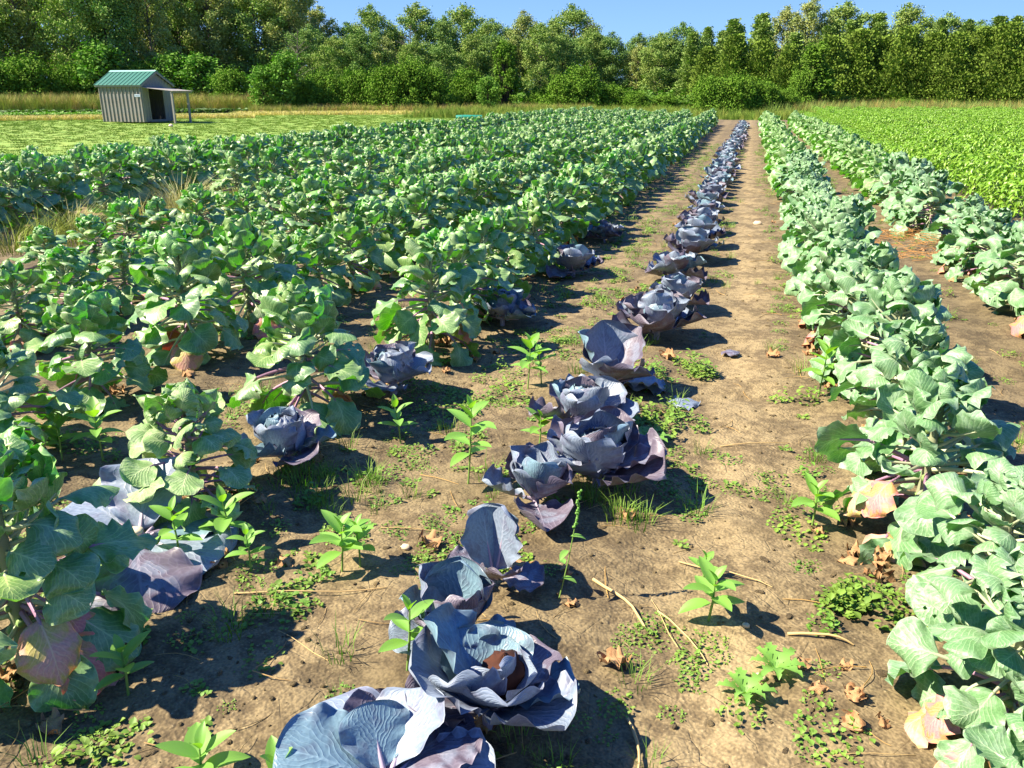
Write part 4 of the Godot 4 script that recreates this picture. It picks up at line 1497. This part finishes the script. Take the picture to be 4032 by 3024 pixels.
func field_polar(count: int, a0: float, a1: float, d0: float, d1: float, s0: float, s1: float, r: RandomNumberGenerator) -> Array:
	var out := []
	for k in count:
		var p := polar(r.randf_range(a0, a1), r.randf_range(d0, d1))
		if not in_view(p, 1.0):
			continue
		var s := r.randf_range(s0, s1)
		out.append(Transform3D(Basis(Vector3.UP, r.randf() * TAU).scaled_local(Vector3(s, s * r.randf_range(0.7, 1.2), s)), p))
	return out

func tints_for(n: int, list: Array, r: RandomNumberGenerator) -> Array:
	var out := []
	for k in n:
		out.append(list[r.randi() % list.size()] * r.randf_range(0.85, 1.05))
	return out

func build_meadow() -> void:
	var r := RandomNumberGenerator.new()
	r.seed = 1700
	var turf := field_of(30000, -75, -11.2, -9, -58, 0.0, 0.5, 1.0, r)
	scatter("meadow_grass", "short mown grass and clover of the meadow round the shed", "grass", grass_tuft(1701, 18, 0.055, 0.2, 0.014, M.grass, 1.5), turf, tints_for(turf.size(), [Color(1.0, 1.0, 1.0), Color(0.98, 1.02, 0.96), Color(1.08, 1.02, 1.0)], r))
	var dry := field_polar(3600, -48, -32, 58, 63, 0.7, 1.3, r) + field_polar(3600, -33, -9, 65, 71, 0.7, 1.3, r)
	scatter("dry_grass", "strip of dry straw coloured grass at the far edge of the meadow", "grass", grass_tuft(1702, 16, 0.2, 0.25, 0.012, M.weed, 0.6), dry, tints_for(dry.size(), [Color(1.1, 1.05, 0.9), Color(1.15, 0.98, 0.8), Color(1.0, 1.05, 0.7)], r))
	var tall := grass_tuft(1703, 40, 1.15, 0.35, 0.014, M.weed, 0.35)
	var bank := field_polar(6000, -49, -31, 79, 90, 0.6, 1.25, r) + field_polar(3000, -32, -10, 71, 76, 0.3, 0.65, r)
	scatter("tall_weeds", "bank of tall straw, olive and pinkish weeds before the left woods", "weeds", tall, bank, tints_for(bank.size(), [Color(0.6, 0.68, 0.36), Color(0.85, 0.8, 0.56), Color(0.5, 0.64, 0.3), Color(0.8, 0.6, 0.55), Color(0.42, 0.56, 0.25)], r))
	var mid := field_of(3000, -22, 4, -53, -72, 0.0, 0.25, 0.62, r)
	scatter("verge_weeds", "olive green weeds between the row ends and the vine bushes", "weeds", tall, mid, tints_for(mid.size(), [Color(0.3, 0.5, 0.18), Color(0.48, 0.58, 0.27), Color(0.28, 0.45, 0.16)], r))
	var right := field_of(3600, 1, 26, -60, -76, 0.0, 0.4, 0.9, r)
	scatter("verge_weeds", "greyish green weeds between the pepper field and the cedars", "weeds", tall, right, tints_for(right.size(), [Color(0.4, 0.6, 0.32), Color(0.45, 0.58, 0.36), Color(0.66, 0.5, 0.34), Color(0.34, 0.52, 0.24)], r))
	var scrub := field_of(6000, -115, 34, -78, -112, 0.0, 1.2, 2.8, r)
	scatter("undergrowth", "dark green undergrowth at the foot of the woods", "undergrowth", weed_clump(1704, 90, 0.7, 0.9, 0.2, 0.4), scrub, tints_for(scrub.size(), [Color(0.5, 0.6, 0.4), Color(0.6, 0.66, 0.4)], r))
	# distant crop strips beyond the shed
	var strip := field_polar(900, -48, -32, 73.5, 74.5, 0.9, 1.4, r)
	scatter("distant_cabbages", "thin distant line of purple cabbages beyond the shed", "cabbages", weed_clump(1705, 36, 0.22, 0.3, 0.16, 0.5), strip, tints_for(strip.size(), [Color(0.9, 0.72, 2.2), Color(1.1, 0.9, 2.6)], r))
	var strip2 := field_polar(1300, -48, -38.5, 66, 70, 0.8, 1.3, r)
	scatter("distant_greens", "thin distant strip of low green crops left of the shed", "crops", weed_clump(1706, 36, 0.25, 0.22, 0.14, 0.4), strip2, tints_for(strip2.size(), [Color(1, 1, 1.1), Color(1.2, 1.1, 1.6)], r))
	# the green roll on the grass
	var o := thing("rolled_tarp", "long green rolled tarp lying at the meadow's far right end", "tarp", Vector3(-16.2, 0.15, -49.5), deg_to_rad(14.0))
	var b := MB.new()
	b.tube([Vector3(-0.78, 0, 0), Vector3(-0.3, 0.01, 0.01), Vector3(0.3, 0.0, 0), Vector3(0.78, 0.005, 0)], [0.13, 0.14, 0.14, 0.13], 14)
	part("roll", b.mesh(M.tarp), o)
	for x in [-0.4, 0.4]:
		var t := MB.new()
		t.tube([Vector3(x - 0.02, 0.003, 0.004), Vector3(x + 0.02, 0.003, 0.004)], [0.146, 0.146], 14)
		part("strap", t.mesh(M.roof_green), o)
	var sq := MB.new()
	ball(sq, Vector3(0, 0.06, 0), Vector3(0.1, 0.08, 0.1), 14, 10, 0.25)
	var so := part(numbered("squash"), sq.mesh(M.squash), self)
	so.position = Vector3(-26.6, 0, -35.6)
	tag(so, "pale pinkish round squash lying in the grass before the shed", "squash")

# ---------------------------------------------------------------- weeds on the soil
func build_weeds() -> void:
	var r := RandomNumberGenerator.new()
	r.seed = 1900
	# milkweeds: [x, z, height, pairs, leaf length, label]
	for e in [
			[-0.98, -2.9, 0.33, 6, 0.13, "tallest milkweed, upright between the two cabbage rows"],
			[-1.7, -2.03, 0.19, 4, 0.11, "milkweed seedling just right of the harvested cabbage stump"],
			[-1.62, -2.2, 0.17, 4, 0.12, "broad leaved milkweed seedling near the small greyish sprout plant"],
			[-1.2, -2.2, 0.17, 5, 0.12, "leafy milkweed pair on bare soil left of upright cabbage"],
			[-1.15, -2.24, 0.15, 4, 0.1, "smaller milkweed touching the leafy pair on bare soil"],
			[-1.47, -2.08, 0.13, 4, 0.08, "thin little milkweed between seedlings on the left"],
			[-1.04, -4.12, 0.26, 5, 0.14, "milkweed beside the spiky upright cabbage"],
			[-0.98, -4.2, 0.2, 4, 0.1, "short milkweed leaning against the one beside spiky cabbage"],
			[0.35, -2.9, 0.14, 4, 0.12, "dark stemmed milkweed on the path near yellowing sprout leaves"],
			[0.01, -2.2, 0.15, 5, 0.12, "bushy milkweed in the middle of the near path"],
			[-0.02, -2.42, 0.09, 3, 0.07, "tiny milkweed behind the bushy one on the path"],
			[0.47, -4.35, 0.27, 6, 0.13, "milkweed at the left foot of the right sprout row"],
			[-0.78, -1.75, 0.2, 4, 0.1, "milkweed leaning out beside the rotten heart cabbage"],
			[-2.6, -2.72, 0.24, 6, 0.13, "shaded milkweed at left with lit top leaves"],
			[-2.76, -2.66, 0.17, 4, 0.12, "low shaded milkweed left of the lit one"],
			[-1.42, -3.25, 0.18, 4, 0.12, "shaded milkweed right of the third near sprout plant"],
			[-1.46, -1.47, 0.14, 4, 0.1, "dark shaded milkweed at the bottom left"],
			[-0.87, -1.24, 0.15, 4, 0.12, "milkweed cut by the bottom edge before the sprawling cabbage"],
			[-1.08, -1.24, 0.12, 4, 0.12, "milkweed at the bottom edge left of the sprawling cabbage"],
			[-0.78, -3.3, 0.16, 4, 0.12, "pale milkweed squeezed between two cabbages in mid row"]]:
		var o := milkweed(1910 + int(e[0] * -70) + int(e[2] * 100), e[2], e[3], e[4] * 0.82)
		o.name = numbered("milkweed")
		add_child(o)
		o.position = on_soil(e[0], e[1])
		tag(o, e[5], "milkweed", "milkweeds on the soil")
	# thistles: rosettes of toothed leaves
	for e in [[0.2, -2.02, 1.0, "lit green thistle rosette on the near path by curled dry leaves"], [0.12, -1.9, 0.9, "greyish thistle rosette nearest to the camera on the path"], [-0.32, -3.5, 1.2, "leafy thistle right of the large greenish cabbage"]]:
		var o := thing("thistle", e[3], "thistle", on_soil(e[0], e[1]), 0.0, "thistles on the soil")
		for k in 8:
			var b := MB.new()
			var a := k * 2.39996
			var L: float = 0.085 * e[2] * r.randf_range(0.7, 1.1)
			var first := b.v.size()
			for j in 9:
				var t := j / 8.0
				var w := L * 0.24 * sin(PI * clampf(t * 0.9 + 0.06, 0, 1)) * (1.0 if j % 2 else 0.5)
				var y := 0.03 * sin(t * 2.4) + 0.004
				b.vert(Vector3(t * L, y + 0.006 * (j % 2), -w))
				b.vert(Vector3(t * L, y, 0))
				b.vert(Vector3(t * L, y + 0.006 * (j % 2), w))
			for j in 8:
				for i in 2:
					var q := first + j * 3 + i
					b.quad(q, q + 1, q + 4, q + 3)
			part("leaf", b.mesh(M.milkweed), o).rotation.y = a
	# the spindly seeding weed beside the upright cabbage
	var sw := thing("seeding_weed", "spindly seeding weed stalk right of the tall leaved cabbage", "weed", on_soil(-0.45, -2.2))
	var st := MB.new()
	st.tube([Vector3(0, -0.01, 0), Vector3(0.03, 0.15, 0), Vector3(0.05, 0.3, -0.01), Vector3(0.055, 0.38, -0.01)], [0.0025, 0.002, 0.0018, 0.001], 5)
	part("stem", st.mesh(M.milkweed_stem), sw)
	var sd := MB.new()
	for k in 26:
		var f := k / 25.0
		ball(sd, Vector3(0.045 + 0.012 * f + r.randf_range(-0.006, 0.006), 0.26 + 0.13 * f, r.randf_range(-0.006, 0.006)), Vector3.ONE * 0.0045, 5, 4)
	part("seed_head", sd.mesh(M.milkweed), sw)
	for k in 4:
		var b := MB.new()
		oval_leaf(b, Transform3D(Basis(Vector3.UP, k * 2.2) * Basis(Vector3.BACK, 0.2), Vector3(0.01 + 0.008 * k, 0.08 + 0.05 * k, 0)), 0.05, 0.011, 0.8, 0.3)
		part("leaf", b.mesh(M.milkweed), sw)
	# small weeds that nobody would count
	var kinds := [weed_clump(1931, 46, 0.06, 0.018, 0.012, 0.36), weed_clump(1932, 60, 0.09, 0.035, 0.015, 0.4), weed_clump(1933, 40, 0.06, 0.11, 0.022, 0.34), weed_clump(1934, 12, 0.03, 0.02, 0.022, 0.4), grass_tuft(1935, 26, 0.09, 0.05, 0.0016, M.herb, 0.7)]
	var places := [[], [], [], [], []]
	var lanes := [-0.95, -0.15, 0.35, -0.5, -1.35, -2.5, 1.4]
	for k in 12000:
		var z := -1.0 - 27.0 * pow(r.randf(), 1.7)
		var x := r.randf_range(-4.5, 2.2)
		var want := 0.16 + 0.55 * clampf(n_fine.get_noise_2d(x * 3.0 + 60.0, z * 2.2) * 2.0, -0.25, 1.0)
		for l: float in lanes:
			want += 0.28 * exp(-pow((x - l) / 0.12, 2.0))
		want -= 0.5 * exp(-pow((x - 0.1) / 0.16, 2.0))
		if absf(x + 1.45) < 0.28 and z > -4.5:
			want += 0.35
		if z > -6.0:
			want *= 0.62
		elif x < -0.6 and x > -1.5:
			want += 0.3
		if r.randf() > want or not in_view(Vector3(x, 0, z), 0.2):
			continue
		var kd: int = [0, 0, 1, 1, 2, 3, 3, 4][r.randi() % 8]
		var s := r.randf_range(0.5, 1.2)
		places[kd].append(Transform3D(Basis(Vector3.UP, r.randf() * TAU).scaled_local(Vector3.ONE * s), on_soil(x, z)))
	# thick patches the photograph shows
	for e in [[-1.45, -2.72, 0.22, 60, 4], [-1.35, -3.75, 0.25, 50, 1], [-0.34, -3.75, 0.2, 60, 2], [0.5, -2.4, 0.1, 22, 2], [0.42, -2.3, 0.1, 14, 2], [-0.1, -2.05, 0.14, 30, 0], [0.0, -1.75, 0.3, 40, 0], [-1.3, -2.1, 0.16, 26, 3], [-0.8, -2.35, 0.14, 30, 1], [-1.0, -2.45, 0.2, 30, 0], [-0.3, -2.9, 0.2, 30, 4], [-1.1, -5.0, 0.3, 60, 1], [-0.35, -4.6, 0.2, 40, 2], [0.05, -3.3, 0.3, 40, 0]]:
		for k in int(e[3] * 0.45):
			var a := r.randf() * TAU
			var d: float = e[2] * sqrt(r.randf())
			places[e[4]].append(Transform3D(Basis(Vector3.UP, r.randf() * TAU).scaled_local(Vector3.ONE * r.randf_range(0.6, 1.2)), on_soil(e[0] + cos(a) * d * 1.3, e[1] + sin(a) * d)))
	var said := ["small flat purslane weeds dotted over the bare soil", "low mats of tiny leaved weeds between the rows", "taller soft leaved weeds beside the plants", "scattered weed seedlings on the soil", "tufts of fine grass in the rows"]
	for k in 5:
		scatter(["purslane", "low_weeds", "soft_weeds", "weed_seedlings", "grass_tufts"][k], said[k], "weeds", kinds[k], places[k], tints_for(places[k].size(), [Color(1, 1, 1), Color(0.8, 0.9, 0.8), Color(1.15, 1.05, 0.95), Color(1.05, 0.95, 0.9), Color(0.9, 0.85, 0.8)], r))
	# dry weedy gap in the left field, and the heap of straw in the right one
	var tuft := grass_tuft(1941, 70, 0.36, 0.2, 0.0035, M.weed, 0.8)
	var gap := []
	for k in 40:
		gap.append(Transform3D(Basis(Vector3.UP, r.randf() * TAU).scaled_local(Vector3.ONE * r.randf_range(0.5, 1.1)), on_soil(-6.8 + r.randf_range(-0.5, 0.5), r.randf_range(-6.5, -11.0))))
	scatter("dry_weeds", "dry straw coloured weeds in the gap of the left field", "weeds", tuft, gap, tints_for(gap.size(), [Color(1, 1, 0.9), Color(0.55, 0.7, 0.3), Color(0.45, 0.62, 0.22)], r))
	var dg := thing("dry_grass_clump", "big pale dry grass clump standing between the left sprout rows", "grass clump", on_soil(-6.75, -9.0))
	part("blades", grass_tuft(1942, 240, 0.55, 0.2, 0.0035, M.weed, 0.8), dg).set_meta("kind", "stuff")
	var sh := []
	for k in 260:
		var a := r.randf() * TAU
		var d := 0.55 * sqrt(r.randf())
		sh.append(Transform3D(Basis(Vector3.UP, r.randf() * TAU) * Basis(Vector3.BACK, r.randf_range(-0.3, 0.3)), on_soil(1.7 + cos(a) * d, -9.4 + sin(a) * d * 1.6) + Vector3(0, 0.16 * (1.0 - d / 0.55) * r.randf() + 0.02, 0)))
	scatter("straw_heap", "heap of rusty straw in the gap between right sprout rows", "straw", straw_mesh(5), sh, tints_for(sh.size(), [Color(1, 0.72, 0.5), Color(0.85, 0.6, 0.4)], r))

# ---------------------------------------------------------------- litter, stones
func build_litter() -> void:
	var r := RandomNumberGenerator.new()
	r.seed = 2100
	var st := [[], [], []]
	for k in 900:
		var z := -1.1 - 20.0 * pow(r.randf(), 1.8)
		var x := r.randf_range(-3.6, 1.6)
		if absf(x - 0.05) < 0.25 and r.randf() < 0.6:
			continue
		if not in_view(Vector3(x, 0, z), 0.1):
			continue
		st[k % 3].append(Transform3D(Basis(Vector3.UP, r.randf() * TAU).scaled_local(Vector3.ONE * r.randf_range(0.35, 1.0)), on_soil(x, z)))
	for k in 3:
		scatter("straw_litter", ["thin straw scattered over the soil", "bent straw scattered over the soil", "short straw scattered over the soil"][k], "straw", straw_mesh(2110 + k), st[k], tints_for(st[k].size(), [Color(1, 1, 1), Color(0.75, 0.7, 0.66), Color(0.9, 0.8, 0.6)], r))
	# crumbs of soil and pebbles
	var cb := MB.new()
	ball(cb, Vector3.ZERO, Vector3(1, 0.75, 0.9), 7, 5, 0.7)
	var clods := []
	for k in 5200:
		var z := -1.0 - 9.0 * pow(r.randf(), 1.8)
		var x := r.randf_range(-3.4, 1.4)
		if not in_view(Vector3(x, 0, z), 0.05):
			continue
		var s := 0.002 + 0.008 * pow(r.randf(), 4.0)
		clods.append(Transform3D(Basis(rnd_dir(r), r.randf() * TAU).scaled_local(Vector3.ONE * s), on_soil(x, z) + Vector3(0, s * 0.3, 0)))
	scatter("soil_crumbs", "crumbs of soil and tiny pebbles strewn over the bare ground", "soil crumbs", cb.mesh(M.clod), clods, tints_for(clods.size(), [Color(1, 1, 1), Color(1.2, 1.2, 1.15), Color(1.6, 1.6, 1.55)], r))
	var lumps := []
	for k in 320:
		var row: float = [-0.55, 0.6, -1.7, -0.9, -1.3, 0.3][r.randi() % 6]
		var z := -1.1 - 8.0 * pow(r.randf(), 1.6)
		var x := row + r.randfn() * 0.16
		if in_view(Vector3(x, 0, z), 0.05):
			var s := r.randf_range(0.005, 0.014)
			lumps.append(Transform3D(Basis(Vector3.UP, r.randf() * TAU).scaled_local(Vector3(s * r.randf_range(0.9, 1.6), s * 0.6, s)), on_soil(x, z)))
	var lb := MB.new()
	ball(lb, Vector3.ZERO, Vector3.ONE, 10, 7, 0.9)
	scatter("soil_clods", "crumbly clods of dry soil lying along the feet of the rows", "soil clods", lb.mesh(M.clod), lumps, tints_for(lumps.size(), [Color(1, 1, 1), Color(1.2, 1.18, 1.12), Color(0.9, 0.88, 0.86)], r))
	for e in [[-1.05, -2.4, 0.015, "pale flat stone on soil right of the leafy milkweed pair"], [0.12, -2.2, 0.01, "small pale stone right of the bushy milkweed"], [0.16, -1.98, 0.013, "pale stone behind the lit thistle rosette"], [0.2, -10.6, 0.045, "round pale stone standing on the far path"], [-2.3, -2.52, 0.03, "grey stone in the shade left of the harvested stump"]]:
		var b := MB.new()
		ball(b, Vector3.ZERO, Vector3(1.2, 0.7, 0.9) * e[2], 12, 8, 0.5)
		var o := part(numbered("stone"), b.mesh(M.stone), self)
		o.position = on_soil(e[0], e[1]) + Vector3(0, e[2] * 0.4, 0)
		tag(o, e[3], "stone", "loose stones on the soil")
	# dry stalks: [x0, z0, x1, z1, radius, label]
	for e in [[-0.36, -2.32, -0.17, -2.12, 0.006, "thick dry stalk bent on soil right of the seeding weed"], [0.24, -2.2, 0.42, -2.19, 0.005, "straight dry stalk lying across the near path"], [-0.1, -2.5, 0.2, -2.42, 0.003, "long thin curved straw on the path"], [-0.14, -2.2, 0.02, -2.0, 0.003, "thin straw beside the bushy milkweed"], [-1.45, -1.95, -1.0, -2.12, 0.003, "long straw crossing the bare soil at left"], [-0.17, -1.75, -0.12, -1.5, 0.005, "broken pale stalk near the bottom edge"], [0.0, -3.55, 0.3, -3.68, 0.003, "thin brown stalk across the path beyond the milkweeds"]]:
		var b := MB.new()
		var p0 := on_soil(e[0], e[1])
		var p1 := on_soil(e[2], e[3])
		var pts := []
		var rad := []
		for k in 7:
			var f := k / 6.0
			var p := p0.lerp(p1, f)
			p.x += 0.02 * sin(f * PI)
			p.y = soil_h(p.x, p.z) + e[4] + 0.012 * sin(f * PI)
			pts.append(p - p0)
			rad.append(e[4] * (1.0 - 0.4 * f))
		b.tube(pts, rad, 6)
		var o := part(numbered("dry_stalk"), b.mesh(M.straw), self)
		o.position = p0
		tag(o, e[5], "dry stalk")
	# curled dry leaves at the feet of the rows
	var meshes := []
	for k in 4:
		var b := MB.new()
		leaf(b, null, Transform3D(Basis(), Vector3(-0.05, 0.012, 0)), {"lp": 0.02, "lr": 0.003, "L": 0.1, "W": 0.045, "e0": 0.3, "ep": 0.4, "e1": r.randf_range(-1.0, -0.3), "curl": r.randf_range(-1.6, 1.2), "ruf": 0.5, "rk": 2.5, "jag": 0.25, "wob": 0.7, "hole": 0.03}, 14, 10, r)
		meshes.append(b.mesh(M.dry_leaf))
	var spots := [[], [], [], []]
	for k in 200:
		var row: float = [0.72, 0.62, -1.85, -1.75, -3.05, 2.0, -0.55][r.randi() % 7]
		var z := -1.3 - 10.0 * pow(r.randf(), 1.5)
		var x := row + r.randfn() * 0.16
		if in_view(Vector3(x, 0, z), 0.1):
			spots[k % 4].append(Transform3D(Basis(Vector3.UP, r.randf() * TAU) * Basis(Vector3.RIGHT, r.randf_range(-0.6, 0.6)).scaled_local(Vector3.ONE * r.randf_range(0.5, 1.0)), on_soil(x, z)))
	for e in [[0.3, -1.98, 26, 0.09], [0.4, -1.9, 22, 0.08], [0.45, -2.75, 14, 0.1], [0.55, -2.6, 20, 0.1], [-0.42, -2.33, 12, 0.06], [-0.25, -2.75, 10, 0.1]]:
		for k in int(e[2] * 0.16):
			spots[k % 4].append(Transform3D(Basis(Vector3.UP, r.randf() * TAU) * Basis(Vector3.RIGHT, r.randf_range(-1, 1)).scaled_local(Vector3.ONE * r.randf_range(0.4, 0.8)), on_soil(e[0] + r.randfn() * e[3], e[1] + r.randfn() * e[3] * 0.6) + Vector3(0, r.randf() * 0.02, 0)))
	for k in 4:
		scatter("dry_leaves", ["crumpled", "rolled", "curled", "torn"][k] + " brown dead leaves lying at the feet of the rows", "dead leaves", meshes[k], spots[k])
